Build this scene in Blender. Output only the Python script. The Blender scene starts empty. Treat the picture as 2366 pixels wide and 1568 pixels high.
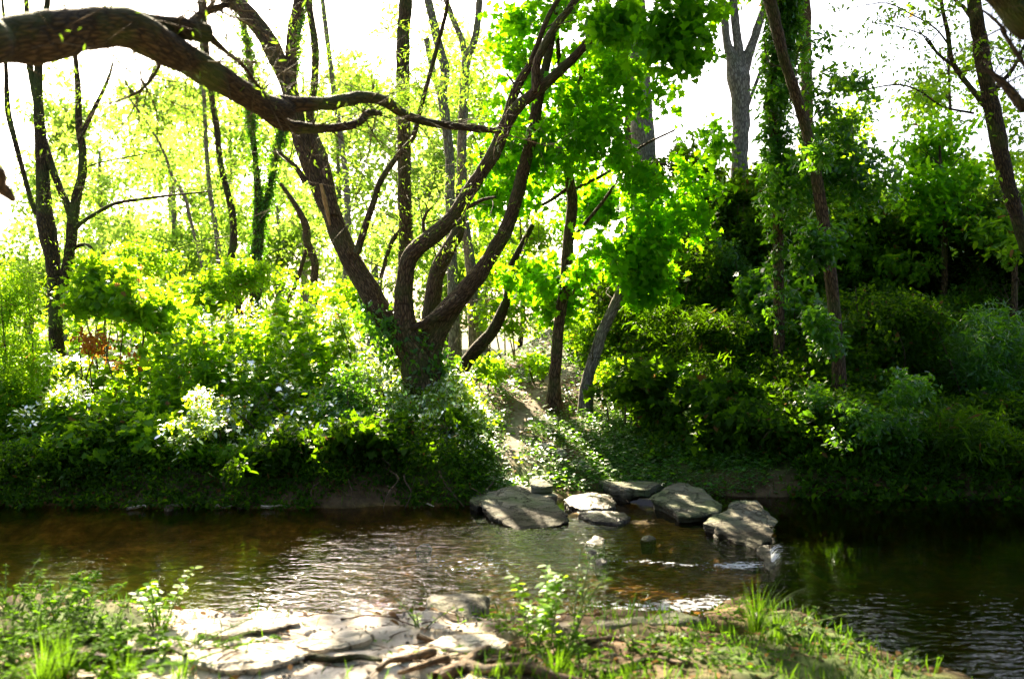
import bpy, math, random
import numpy as np
C = bpy.context.scene
# ------------------------------------------------------------------ camera, world, sun
F = 2321.0; CX = 1183.0; HY = 760.0; CH = 2.0      # focal length and horizon in units of a 2366 px wide frame
cam = bpy.data.objects.new('camera', bpy.data.cameras.new('camera')); C.collection.objects.link(cam)
cam.location = (0, 0, CH); cam.rotation_euler = (math.radians(90), 0, 0)
cam.data.sensor_width = 36; cam.data.lens = 36 * F / 2366; cam.data.shift_y = -24 / 2366
cam.data.clip_end = 1000; cam.data.clip_start = 0.05
cam.data.dof.use_dof = True; cam.data.dof.focus_distance = 12.5; cam.data.dof.aperture_fstop = 1.6
C.camera = cam
SUN_EL, SUN_AZ = math.radians(33), math.radians(-18)     # azimuth measured from +Y, negative = left
w = bpy.data.worlds.new('World'); C.world = w; w.use_nodes = True
nt = w.node_tree; bg = nt.nodes['Background']; sky = nt.nodes.new('ShaderNodeTexSky')
sky.sky_type = 'NISHITA'; sky.sun_disc = False; sky.sun_elevation = SUN_EL; sky.sun_rotation = SUN_AZ
sky.dust_density = 4.0; sky.air_density = .8; sky.ozone_density = .6; sky.altitude = 100
nt.links.new(sky.outputs[0], bg.inputs[0]); bg.inputs[1].default_value = 0.06
sun = bpy.data.objects.new('sun', bpy.data.lights.new('sun', 'SUN')); C.collection.objects.link(sun)
sun.data.energy = 5.0; sun.data.angle = math.radians(0.5); sun.data.color = (1.0, 0.87, 0.62)
SD = np.array([math.sin(SUN_AZ) * math.cos(SUN_EL), math.cos(SUN_AZ) * math.cos(SUN_EL), math.sin(SUN_EL)])
from mathutils import Vector
sun.rotation_euler = Vector(SD).to_track_quat('Z', 'Y').to_euler()
C.view_settings.view_transform = 'Standard'; C.view_settings.look = 'None'; C.view_settings.gamma = 1
C.view_settings.exposure = 2.9
cy = C.cycles
C.render.engine = 'CYCLES'
cy.max_bounces = 7; cy.diffuse_bounces = 3; cy.glossy_bounces = 3; cy.transmission_bounces = 5; cy.transparent_max_bounces = 12
cy.volume_bounces = 0
cy.use_adaptive_sampling = True; cy.adaptive_threshold = 0.01
cy.use_denoising = True; cy.sample_clamp_indirect = 6
cy.caustics_reflective = False; cy.caustics_refractive = False

# ------------------------------------------------------------------ helpers
rng = np.random.default_rng(11)
def P(px, py, D): return np.array([(px - CX) / F * D, D, CH - (py - HY) / F * D])
def PZ(px, py, z):
    D = (CH - z) * F / (py - HY); return np.array([(px - CX) / F * D, D, z])
def _h(ix, iy, iz, s):
    n = (ix * 374761393 + iy * 668265263 + iz * 1274126177 + s * 974634777) & 0xffffffff
    n = ((n ^ (n >> 13)) * 1274126177) & 0xffffffff
    return ((n ^ (n >> 16)) & 0xffff) / 65535.0
def vnoise(p, s=0):
    p = np.asarray(p, float); i = np.floor(p).astype(np.int64); f = p - i; f = f * f * (3 - 2 * f)
    r = 0
    for dx in (0, 1):
        wx = f[..., 0] if dx else 1 - f[..., 0]
        for dy in (0, 1):
            wy = f[..., 1] if dy else 1 - f[..., 1]
            for dz in (0, 1):
                wz = f[..., 2] if dz else 1 - f[..., 2]
                r = r + wx * wy * wz * _h(i[..., 0] + dx, i[..., 1] + dy, i[..., 2] + dz, s)
    return r
def fbm(p, o=4, s=0):
    r = 0; a = 0.5
    for k in range(o): r = r + a * (vnoise(p, s + k) - 0.5); p = np.asarray(p) * 2.03 + 7.1; a *= 0.5
    return r
def col(name): pass
def link(o, parent=None):
    C.collection.objects.link(o)
    if parent is not None: o.parent = parent
    return o
def rawmesh(name, V, Fc, nside, mat, parent=None, smooth=False, attrs=None, uv=None, origin=None):
    """V (n,3) verts, Fc (m,nside) faces; if parent has a location V is stored relative to it"""
    V = np.asarray(V, np.float32)
    me = bpy.data.meshes.new(name)
    off = np.zeros(3)
    if parent is not None: off = np.array(parent.matrix_world.translation) if parent.parent is None else off
    if parent is not None: off = OFF.get(parent, off)
    if origin is not None: off = np.asarray(origin)
    V = V - off.astype(np.float32)
    me.vertices.add(len(V)); me.vertices.foreach_set('co', V.ravel())
    Fc = np.asarray(Fc, np.int32)
    me.loops.add(Fc.size); me.loops.foreach_set('vertex_index', Fc.ravel())
    me.polygons.add(len(Fc)); me.polygons.foreach_set('loop_start', np.arange(0, Fc.size, nside, dtype=np.int32))
    if smooth: me.polygons.foreach_set('use_smooth', np.ones(len(Fc), bool))
    me.update(calc_edges=True)
    if uv is not None:
        l = me.uv_layers.new(name='UVMap'); l.data.foreach_set('uv', np.asarray(uv, np.float32)[Fc.ravel()].ravel())
    for k, (dom, arr) in (attrs or {}).items():
        a = me.attributes.new(k, 'FLOAT', dom); a.data.foreach_set('value', np.asarray(arr, np.float32))
    me.materials.append(mat)
    o = bpy.data.objects.new(name, me); link(o, parent)
    if origin is not None: o.location = origin; OFF[o] = np.asarray(origin, float)
    elif parent is not None: OFF[o] = off
    return o
OFF = {}
def thing(name, label, cat, loc, group=None):
    o = bpy.data.objects.new(name, None); C.collection.objects.link(o)
    o.location = [float(v) for v in loc]; OFF[o] = np.array(loc, float); o.empty_display_size = 0.2
    tag(o, label, cat, group); return o
def tag(o, label, cat, group=None, kind=None):
    if label: o['label'] = label
    if cat: o['category'] = cat
    if group: o['group'] = group
    if kind: o['kind'] = kind
    return o
def struct(o, kind='structure'): o['kind'] = kind; return o

# ------------------------------------------------------------------ materials
def mat(name):
    m = bpy.data.materials.new(name); m.use_nodes = True; t = m.node_tree
    for n in list(t.nodes): t.nodes.remove(n)
    return m, t
def N(t, ty, **kw):
    n = t.nodes.new(ty)
    for k, v in kw.items():
        if k.startswith('i_'): n.inputs[int(k[2:])].default_value = v
        else: setattr(n, k, v)
    return n
def ramp(t, stops, src=None):
    n = t.nodes.new('ShaderNodeValToRGB'); e = n.color_ramp.elements
    while len(e) < len(stops): e.new(0.5)
    for k, (p, c) in enumerate(stops): e[k].position = p; e[k].color = (*c, 1) if len(c) == 3 else c
    if src is not None: t.links.new(src, n.inputs[0])
    return n
def leafmat(name, dark, light, trans, gloss=0.5, rough=0.35, tf=0.5, odd=None, odd_amt=0.0):
    m, t = mat(name); L = t.links.new
    a = N(t, 'ShaderNodeAttribute', attribute_name='tint')
    r1 = ramp(t, [(0, dark), (0.85, light), (1, tuple(min(1, c * 1.2) for c in light))], a.outputs['Fac'])
    tr2 = tuple(c * 0.75 for c in trans)
    r2 = ramp(t, [(0, tr2), (1, trans)], a.outputs['Fac'])
    if odd:
        for r, cc in ((r1, odd), (r2, tuple(c * 1.6 for c in odd))):
            e = r.color_ramp.elements.new(1 - odd_amt); e.color = r.color_ramp.elements[1].color
            r.color_ramp.elements[-1].color = (*cc, 1)
            r.color_ramp.elements[-1].position = min(1.0, 1 - odd_amt + 0.01)
    d = N(t, 'ShaderNodeBsdfDiffuse'); s = N(t, 'ShaderNodeBsdfTranslucent'); g = N(t, 'ShaderNodeBsdfGlossy')
    g.inputs['Roughness'].default_value = rough; g.inputs['Color'].default_value = (1, 1, 1, 1)
    L(r1.outputs[0], d.inputs[0]); L(r2.outputs[0], s.inputs[0])
    mx = N(t, 'ShaderNodeMixShader', i_0=tf); L(d.outputs[0], mx.inputs[1]); L(s.outputs[0], mx.inputs[2])
    fr = N(t, 'ShaderNodeFresnel'); fr.inputs[0].default_value = 1.42
    mu = N(t, 'ShaderNodeMath', operation='MULTIPLY'); mu.inputs[1].default_value = gloss; 
    if name == 'bush_leaf': L(fr.outputs[0], mu.inputs[0])
    else:
        lw = N(t, 'ShaderNodeLayerWeight'); lw.inputs[0].default_value = .5; pw = N(t, 'ShaderNodeMath', operation='POWER'); L(lw.outputs['Facing'], pw.inputs[0]); pw.inputs[1].default_value = 5
        ma = N(t, 'ShaderNodeMath', operation='MULTIPLY_ADD'); L(pw.outputs[0], ma.inputs[0]); ma.inputs[1].default_value = .9; ma.inputs[2].default_value = .04; L(ma.outputs[0], mu.inputs[0])
    m2 = N(t, 'ShaderNodeMixShader'); L(mu.outputs[0], m2.inputs[0]); L(mx.outputs[0], m2.inputs[1]); L(g.outputs[0], m2.inputs[2])
    o = N(t, 'ShaderNodeOutputMaterial'); L(m2.outputs[0], o.inputs[0]); return m
M = {}
M['maple'] = leafmat('maple_leaf', (.015, .06, .002), (.045, .15, .004), (.36, .82, .005), .12, .5, .62)
M['bush'] = leafmat('bush_leaf', (.030, .085, .003), (.09, .19, .006), (.54, .80, .01), .85, .34, .58, (.30, .14, .02), .015)
M['shade'] = leafmat('shaded_leaf', (.012, .033, .002), (.032, .078, .004), (.19, .40, .004), .10, .5, .45, (.13, .07, .02), .10)  # leaf colour darkened and browned so that it carries the shade
M['ivy'] = leafmat('ivy_leaf', (.012, .06, .006), (.035, .13, .012), (.26, .60, .01), .6, .42, .5)
M['willow'] = leafmat('willow_leaf', (.04, .09, .008), (.10, .18, .015), (.34, .58, .03), .15, .45, .62)
M['far'] = leafmat('far_leaf', (.07, .13, .02), (.15, .24, .04), (.58, .84, .10), .15, .5, .55)  # distant leaves coloured paler, haze put into the colour
M['weed'] = leafmat('weed_leaf', (.045, .12, .006), (.10, .23, .012), (.46, .78, .01), .2, .45, .58, (.25, .12, .03), .03)
M['grass'] = leafmat('grass_blade', (.025, .07, .004), (.06, .14, .008), (.18, .36, .01), .1, .5, .45)
M['nearweed'] = leafmat('near_weed_leaf', (.03, .08, .004), (.07, .16, .008), (.18, .38, .01), .02, .5, .5, (.2, .1, .03), .03)  # darker copy of the weed leaf, partial shade put into its colour
M['rust'] = leafmat('rust_leaf', (.30, .06, .01), (.42, .15, .02), (.7, .25, .02), .3, .4, .5)
M['litter'] = leafmat('fallen_leaf', (.10, .055, .02), (.22, .13, .06), (.25, .13, .04), .02, .6, .3)

def barkmat(name, c0, c1, moss=0.0, scale=1.0, bump=0.6):
    m, t = mat(name); L = t.links.new
    uv = N(t, 'ShaderNodeUVMap'); mp = N(t, 'ShaderNodeMapping'); L(uv.outputs[0], mp.inputs[0])
    mp.inputs['Scale'].default_value = (26 * scale, 5 * scale, 1)
    n1 = N(t, 'ShaderNodeTexNoise'); n1.inputs['Scale'].default_value = 1.0; n1.inputs['Detail'].default_value = 7; n1.inputs['Roughness'].default_value = .65
    n1.inputs['Distortion'].default_value = .6
    L(mp.outputs[0], n1.inputs['Vector'])
    v = N(t, 'ShaderNodeTexVoronoi', feature='DISTANCE_TO_EDGE'); L(mp.outputs[0], v.inputs['Vector']); v.inputs['Scale'].default_value = 1.2
    mp3 = N(t, 'ShaderNodeMath', operation='MULTIPLY'); L(n1.outputs[0], mp3.inputs[0]); 
    cl = ramp(t, [(0, (.15,) * 3), (.25, (1,) * 3)], v.outputs[0]); L(cl.outputs[0], mp3.inputs[1])
    cr = ramp(t, [(.12, c0), (.62, c1)], mp3.outputs[0])
    ge = N(t, 'ShaderNodeNewGeometry'); n2 = N(t, 'ShaderNodeTexNoise'); n2.inputs['Scale'].default_value = 2.3; n2.inputs['Detail'].default_value = 5
    L(ge.outputs['Position'], n2.inputs['Vector'])
    mr = ramp(t, [(.48, (0,) * 3), (.62, (moss,) * 3)], n2.outputs[0])
    mx = N(t, 'ShaderNodeMixRGB'); L(mr.outputs[0], mx.inputs[0]); L(cr.outputs[0], mx.inputs[1]); mx.inputs[2].default_value = (.075, .11, .02, 1)
    b = N(t, 'ShaderNodeBsdfPrincipled'); b.inputs['Roughness'].default_value = .85; b.inputs['Specular IOR Level'].default_value = .25
    L(mx.outputs[0], b.inputs['Base Color'])
    bp = N(t, 'ShaderNodeBump'); bp.inputs['Strength'].default_value = bump; bp.inputs['Distance'].default_value = .03; L(mp3.outputs[0], bp.inputs['Height']); L(bp.outputs[0], b.inputs['Normal'])
    o = N(t, 'ShaderNodeOutputMaterial'); L(b.outputs[0], o.inputs[0]); return m
M['bark'] = barkmat('brown_bark', (.035, .018, .008), (.20, .12, .065), .35, 1.5, 1.0)
M['darkbark'] = barkmat('dark_bark', (.02, .012, .006), (.12, .075, .035), .6, 1.9, 1.0)
M['greybark'] = barkmat('grey_bark', (.09, .07, .055), (.32, .27, .21), .15, 1.3, .4)
M['root'] = barkmat('root_bark', (.06, .035, .02), (.26, .16, .09), .1, 1.6)
M['wood'] = barkmat('bare_wood', (.30, .15, .05), (.55, .32, .12), 0, 1.5, .3)
M['paleroot'] = barkmat('bleached_wood', (.22, .17, .12), (.52, .43, .34), 0, 1.6)
M['twig'] = barkmat('twig_bark', (.05, .035, .02), (.16, .11, .06), .3)

def stonemat(name, c0, c1, green, wet=False):
    m, t = mat(name); L = t.links.new
    ge = N(t, 'ShaderNodeNewGeometry')
    n1 = N(t, 'ShaderNodeTexNoise'); n1.inputs['Scale'].default_value = 5; n1.inputs['Detail'].default_value = 10; n1.inputs['Roughness'].default_value = .68
    L(ge.outputs['Position'], n1.inputs['Vector'])
    n2 = N(t, 'ShaderNodeTexNoise'); n2.inputs['Scale'].default_value = 2.2; n2.inputs['Detail'].default_value = 6; L(ge.outputs['Position'], n2.inputs['Vector'])
    mp = N(t, 'ShaderNodeMapping'); mp.inputs['Scale'].default_value = (2.5, 3, 22); L(ge.outputs['Position'], mp.inputs[0])
    n3 = N(t, 'ShaderNodeTexNoise'); n3.inputs['Scale'].default_value = 1.5; n3.inputs['Detail'].default_value = 4; L(mp.outputs[0], n3.inputs['Vector'])
    cr = ramp(t, [(.3, c0), (.7, c1)], n1.outputs[0])
    g = ramp(t, [(.42, (0,) * 3), (.6, (.75,) * 3)], n2.outputs[0])
    mx = N(t, 'ShaderNodeMixRGB'); L(g.outputs[0], mx.inputs[0]); L(cr.outputs[0], mx.inputs[1]); mx.inputs[2].default_value = (*green, 1)
    sx = N(t, 'ShaderNodeSeparateXYZ'); L(ge.outputs['Position'], sx.inputs[0]); zz = N(t, 'ShaderNodeMath', operation='ADD'); L(sx.outputs[2], zz.inputs[0])
    nz = N(t, 'ShaderNodeMath', operation='MULTIPLY'); L(n1.outputs[0], nz.inputs[0]); nz.inputs[1].default_value = -.06; L(nz.outputs[0], zz.inputs[1])
    vc = N(t, 'ShaderNodeTexVoronoi', feature='DISTANCE_TO_EDGE'); vc.inputs['Scale'].default_value = 3.2
    mpv = N(t, 'ShaderNodeMixRGB', blend_type='ADD', i_0=.35); L(ge.outputs['Position'], mpv.inputs[1]); L(n1.outputs[1] if len(n1.outputs) > 1 else n1.outputs[0], mpv.inputs[2]); L(mpv.outputs[0], vc.inputs['Vector'])
    cr_ = ramp(t, [(.0, (.25, .2, .15)), (.035, (1, 1, 1))], vc.outputs[0]); mc = N(t, 'ShaderNodeMixRGB', blend_type='MULTIPLY', i_0=.85); L(mx.outputs[0], mc.inputs[1]); L(cr_.outputs[0], mc.inputs[2])
    wb = ramp(t, [(.02, (.28, .22, .16)), (.07, (1, 1, 1))], zz.outputs[0]); wm = N(t, 'ShaderNodeMixRGB', blend_type='MULTIPLY', i_0=1.0); L(mc.outputs[0], wm.inputs[1]); L(wb.outputs[0], wm.inputs[2])
    b = N(t, 'ShaderNodeBsdfPrincipled'); b.inputs['Roughness'].default_value = .35 if wet else .8; b.inputs['Specular IOR Level'].default_value = .5 if wet else .3
    L(wm.outputs[0], b.inputs['Base Color'])
    ad = N(t, 'ShaderNodeMath', operation='ADD'); L(n1.outputs[0], ad.inputs[0]); L(n3.outputs[0], ad.inputs[1])
    n4 = N(t, 'ShaderNodeTexNoise'); n4.inputs['Scale'].default_value = 38; n4.inputs['Detail'].default_value = 6; L(ge.outputs['Position'], n4.inputs['Vector']); m4 = N(t, 'ShaderNodeMath', operation='MULTIPLY_ADD'); L(n4.outputs[0], m4.inputs[0]); m4.inputs[1].default_value = .35; ck = N(t, 'ShaderNodeMath', operation='ADD'); L(ad.outputs[0], ck.inputs[0]); L(cr_.outputs[0], ck.inputs[1]); L(ck.outputs[0], m4.inputs[2])
    bp = N(t, 'ShaderNodeBump'); bp.inputs['Strength'].default_value = 1.0; bp.inputs['Distance'].default_value = .06; L(m4.outputs[0], bp.inputs['Height']); L(bp.outputs[0], b.inputs['Normal'])
    o = N(t, 'ShaderNodeOutputMaterial'); L(b.outputs[0], o.inputs[0]); return m
M['stone'] = stonemat('creek_stone', (.085, .07, .045), (.27, .24, .17), (.09, .12, .035))
M['palestone'] = stonemat('pale_stone', (.38, .32, .26), (.68, .61, .53), (.42, .37, .28))
M['wetstone'] = stonemat('wet_stone', (.05, .035, .02), (.18, .13, .07), (.07, .08, .03), True)

def groundmat():
    m, t = mat('ground_soil'); L = t.links.new
    ge = N(t, 'ShaderNodeNewGeometry')
    n1 = N(t, 'ShaderNodeTexNoise'); n1.inputs['Scale'].default_value = 7; n1.inputs['Detail'].default_value = 10; n1.inputs['Roughness'].default_value = .7; L(ge.outputs['Position'], n1.inputs['Vector'])
    n2 = N(t, 'ShaderNodeTexNoise'); n2.inputs['Scale'].default_value = 1.3; n2.inputs['Detail'].default_value = 5; L(ge.outputs['Position'], n2.inputs['Vector'])
    soil = ramp(t, [(.3, (.045, .026, .012)), (.7, (.17, .105, .055))], n1.outputs[0])
    sand = ramp(t, [(.3, (.36, .28, .20)), (.55, (.60, .52, .43)), (.75, (.72, .65, .56))], n1.outputs[0])
    bed = ramp(t, [(.30, (.07, .045, .012)), (.5, (.24, .15, .04)), (.72, (.62, .38, .10))], n1.outputs[0])
    bm = ramp(t, [(.35, (.35,) * 3), (.65, (1.2,) * 3)], n2.outputs[0])
    bmx = N(t, 'ShaderNodeMixRGB', blend_type='MULTIPLY', i_0=1.0); L(bed.outputs[0], bmx.inputs[1]); L(bm.outputs[0], bmx.inputs[2])
    gr = ramp(t, [(.35, (.04, .07, .012)), (.7, (.10, .15, .03))], n1.outputs[0])
    cur = soil.outputs[0]
    for nm, c in (('moss', gr.outputs[0]), ('sand', sand.outputs[0]), ('bed', bmx.outputs[0])):
        a = N(t, 'ShaderNodeAttribute', attribute_name=nm); x = N(t, 'ShaderNodeMixRGB')
        L(a.outputs['Fac'], x.inputs[0]); L(cur, x.inputs[1]); L(c, x.inputs[2]); cur = x.outputs[0]
    b = N(t, 'ShaderNodeBsdfPrincipled'); b.inputs['Roughness'].default_value = .9; b.inputs['Specular IOR Level'].default_value = .2; L(cur, b.inputs['Base Color'])
    bp = N(t, 'ShaderNodeBump'); bp.inputs['Strength'].default_value = .8; bp.inputs['Distance'].default_value = .04; L(n1.outputs[0], bp.inputs['Height']); L(bp.outputs[0], b.inputs['Normal'])
    o = N(t, 'ShaderNodeOutputMaterial'); L(b.outputs[0], o.inputs[0]); return m
M['ground'] = groundmat()

def watermat(name, tint, bump, sc=(7, 14, 7)):
    m, t = mat(name); L = t.links.new
    ge = N(t, 'ShaderNodeNewGeometry'); mp = N(t, 'ShaderNodeMapping'); mp.inputs['Scale'].default_value = sc; L(ge.outputs['Position'], mp.inputs[0])
    n1 = N(t, 'ShaderNodeTexNoise'); n1.inputs['Scale'].default_value = 1; n1.inputs['Detail'].default_value = 2.5; n1.inputs['Roughness'].default_value = .5; n1.inputs['Distortion'].default_value = .5
    L(mp.outputs[0], n1.inputs['Vector'])
    rp = N(t, 'ShaderNodeAttribute', attribute_name='ripple')
    bp = N(t, 'ShaderNodeBump'); bp.inputs['Distance'].default_value = bump
    L(rp.outputs['Fac'], bp.inputs['Strength']); L(n1.outputs[0], bp.inputs['Height'])
    tr = N(t, 'ShaderNodeBsdfTransparent'); tr.inputs[0].default_value = (*tint, 1)
    g = N(t, 'ShaderNodeBsdfGlossy'); g.inputs['Roughness'].default_value = .03; L(bp.outputs[0], g.inputs['Normal'])
    fr = N(t, 'ShaderNodeFresnel'); fr.inputs[0].default_value = 1.36; L(bp.outputs[0], fr.inputs['Normal'])
    mx = N(t, 'ShaderNodeMixShader'); L(fr.outputs[0], mx.inputs[0]); L(tr.outputs[0], mx.inputs[1]); L(g.outputs[0], mx.inputs[2])
    # broken white water, and sun glints painted as white flecks
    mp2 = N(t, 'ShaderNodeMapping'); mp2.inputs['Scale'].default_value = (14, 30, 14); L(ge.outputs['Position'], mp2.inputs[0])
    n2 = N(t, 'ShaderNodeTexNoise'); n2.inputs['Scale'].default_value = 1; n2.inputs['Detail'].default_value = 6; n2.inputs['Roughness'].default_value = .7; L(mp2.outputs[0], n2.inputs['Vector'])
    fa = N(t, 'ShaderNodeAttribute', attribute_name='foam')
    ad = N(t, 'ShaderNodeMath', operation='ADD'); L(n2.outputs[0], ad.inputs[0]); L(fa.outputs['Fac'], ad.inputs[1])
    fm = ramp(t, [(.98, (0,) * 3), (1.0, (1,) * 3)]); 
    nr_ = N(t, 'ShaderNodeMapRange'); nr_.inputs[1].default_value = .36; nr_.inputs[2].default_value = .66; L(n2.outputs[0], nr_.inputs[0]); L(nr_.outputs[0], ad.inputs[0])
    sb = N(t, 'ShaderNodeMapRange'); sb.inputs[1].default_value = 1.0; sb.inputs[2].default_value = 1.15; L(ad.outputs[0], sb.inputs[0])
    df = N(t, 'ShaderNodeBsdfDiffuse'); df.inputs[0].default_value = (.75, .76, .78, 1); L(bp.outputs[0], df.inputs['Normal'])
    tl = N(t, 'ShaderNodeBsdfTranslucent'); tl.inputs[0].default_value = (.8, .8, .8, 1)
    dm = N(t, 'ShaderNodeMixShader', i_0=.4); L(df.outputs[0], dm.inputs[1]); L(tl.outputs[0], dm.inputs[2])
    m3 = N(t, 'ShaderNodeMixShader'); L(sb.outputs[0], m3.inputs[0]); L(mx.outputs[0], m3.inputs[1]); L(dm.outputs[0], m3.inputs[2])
    o = N(t, 'ShaderNodeOutputMaterial'); L(m3.outputs[0], o.inputs[0]); return m
M['water'] = watermat('creek_water_surface', (.80, .67, .38), .03, (9, 16, 7))
M['pool'] = watermat('pool_water_surface', (.34, .26, .14), .02)

# ------------------------------------------------------------------ terrain
FARX = [-40, -5.8, -3, -1, -.4, .3, 1.0, 1.6, 2.6, 6, 40]
FARY = [11.4, 11.4, 11.25, 11.3, 11.45, 11.75, 12.0, 11.8, 11.4, 11.25, 11.3]
NRX = [-40, -6, -3.7, -2.9, -2.25, -1.4, -.93, -.54, -.1, .55, 1.2, 1.5, 1.75, 1.96, 2.1, 2.5, 3.0, 4, 6, 40]
NRY = [8.5, 7.9, 7.25, 7.05, 6.93, 6.75, 6.68, 6.83, 6.7, 6.75, 6.85, 7.15, 7.3, 6.85, 6.1, 5.55, 5.0, 4.2, 3.4, 2]
def ss(a, b, x): t = np.clip((x - a) / (b - a), 0, 1); return t * t * (3 - 2 * t)
LIPY = [5.0, 6.9, 7.25, 7.87, 8.44, 8.9, 9.6, 10.4, 10.9, 11.6, 12.5]
LIPX = [1.7, 1.5, 1.58, 1.92, 2.15, 2.22, 2.35, 2.05, 1.85, 1.25, 1.1]
def ground(x, y):
    x = np.asarray(x, float); y = np.asarray(y, float)
    p = np.stack([x, y, x * 0], -1)
    jit = fbm(p * 1.4, 3, 5) * .35
    yf = np.interp(x, FARX, FARY) + jit; yn = np.interp(x, NRX, NRY) + jit * .5
    right = ss(.5, 3.5, x - (y - 12) * .05)
    d = y - yf
    sl = ss(-1.0, -.2, x) * ss(2.6, 1.6, x); far = (.24 - .10 * sl) * ss(0, .45 + .9 * sl, d)
    far = far + np.interp(d, [0, 2.2, 4.5, 8, 12, 40, 120], [0, .46, .78, .95, 1.0, 1.1, 1.5])
    hill = np.interp(d, [0, 3, 4.5, 8.5, 14, 30, 60], [0, .05, .25, 1.15, 1.9, 1.9, 1.6])
    far = far + hill * ss(-2.2, 1.5, x - 0.12 * (y - 14)) * (1 + .5 * right)
    dn = yn - y
    near = (.13 - .05 * ss(.8, 1.6, x)) * ss(-.02, .22, dn) + .05 * np.clip(dn, 0, 6) * (1 - .6 * ss(.5, 1.6, x))
    near = near + np.where(x > 1.6, .03 * ss(0, .3, dn), 0)
    bed = -.10 - .20 * ss(0, .9, np.minimum(-dn, -d)) + fbm(p * 2.2, 4, 9) * .22
    bed = bed - .25 * ss(2.0, 3.5, x)
    # rock shelf forming the lip
    lx = np.interp(y, LIPY, LIPX); bed = bed + .17 * np.exp(-((x - lx - .25) / .35) ** 2)
    shelf = np.exp(-((x - 1.0) / 1.25) ** 4 - ((y - 10.9 + .35 * (x - .3)) / .62) ** 4); bed = bed * (1 - shelf) + shelf * (-.015 + fbm(p * 5, 4, 19) * .14)
    bed = np.minimum(bed, np.where(x > lx + .1, .05, .05))
    inside = (d < 0) & (dn < 0)
    h = np.where(inside, bed * np.minimum(1, ss(-.02, .12, np.minimum(-dn, -d)) + .15), np.where(d >= 0, far, near))
    st_ = fbm(p * np.array([2.2, 5, 1]), 4, 15); h = h + np.where(dn > 0, (np.floor(st_ * 14) / 14 * .5 + st_ * .5) * .16 * ss(0, .3, dn), 0)
    pud = np.exp(-((x - 1.33) / .26) ** 4 - ((y - 6.52) / .16) ** 4) + np.exp(-((x - 3.2) / .5) ** 2 - ((y - 5.2) / .2) ** 2) * 0; h = np.where(dn > 0, h * (1 - .9 * pud) - .12 * pud, h)
    h = h + np.where(inside, 0, fbm(p * 3.1, 4, 2) * .07 + fbm(p * .8, 3, 3) * .12 * ss(0, 1, np.maximum(d, dn)))
    return h, inside, d, dn
def gz(x, y): return float(ground(np.array([x]), np.array([y]))[0][0])
_DD = np.geomspace(3.2, 60, 900)
def hit(px, py):
    """where the line of sight through (px, py) meets the ground or the water"""
    xs_ = (px - CX) / F * _DD; zs_ = CH - (py - HY) / F * _DD; g_ = np.maximum(ground(xs_, _DD)[0], 0)
    k = np.argmax(zs_ <= g_); 
    return np.array([xs_[k], _DD[k], g_[k]])
def gridmesh(xs, ys):
    X, Y = np.meshgrid(xs, ys); nx, ny = len(xs), len(ys)
    i = np.arange(nx * ny).reshape(ny, nx)
    Fc = np.stack([i[:-1, :-1], i[:-1, 1:], i[1:, 1:], i[1:, :-1]], -1).reshape(-1, 4)
    return X.ravel(), Y.ravel(), Fc
xs = np.concatenate([-np.geomspace(400, 8.2, 26), np.concatenate([np.arange(-8, -3, .06), np.arange(-3, 3, .03), np.arange(3, 8.01, .06)]), np.geomspace(8.2, 400, 26)])
ys = np.concatenate([-np.geomspace(60, 1.0, 10), np.arange(-.5, 4.5, .2), np.arange(4.5, 8, .03), np.arange(8, 17, .06), np.arange(17, 30, .3), np.geomspace(31, 600, 30)])
X, Y, Fc = gridmesh(xs, ys)
H, ins, d, dn = ground(X, Y)
p3 = np.stack([X, Y, H], -1)
nn = fbm(p3 * 1.1, 4, 31)
nf = fbm(p3 * np.array([4, 9, 4]), 4, 33)
sandm = ss(.10, -.25, (np.abs(X + 1.25) - 1.05) + nf * 1.2) * ss(-.15, .05, dn) * np.clip(1.0 + nn * 1.0 + nf * 2.0, 0, 1)
sandm = np.maximum(sandm, ss(-.3, .3, dn) * ss(-.5, .4, X + .6) * ss(1.0, .2, X) * ss(.02, .12, nn + .06) * ss(8, 7, Y) * .8)
PTHX = lambda y: np.interp(y, [11.4, 12.2, 13.2, 14.2, 15.5, 17], [.25, .10, .0, .1, .3, .9])
pathm = np.exp(-((X - PTHX(Y)) / .27) ** 2) * ss(12.2, 12.8, Y) * ss(20, 16, Y)
sandm = np.maximum(sandm, pathm * .38 * np.clip(.8 + nn * 2, 0, 1))
mossm = ss(-.02, .15, nn + .08) * (1 - np.clip(sandm * 1.5, 0, 1)) * ss(.2, .6, np.maximum(d, dn)) * .9
mossm = np.where(Y > 20, np.maximum(mossm, .5), mossm)
bedm = ss(.06, -.03, H)
g = rawmesh('ground', p3, Fc, 4, M['ground'], smooth=True, attrs={'sand': ('POINT', sandm), 'moss': ('POINT', mossm), 'bed': ('POINT', bedm)})
struct(g)
def onpath(x, y): return np.exp(-((x - PTHX(y)) / .3) ** 2) * (y > 12) * (y < 17)

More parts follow.
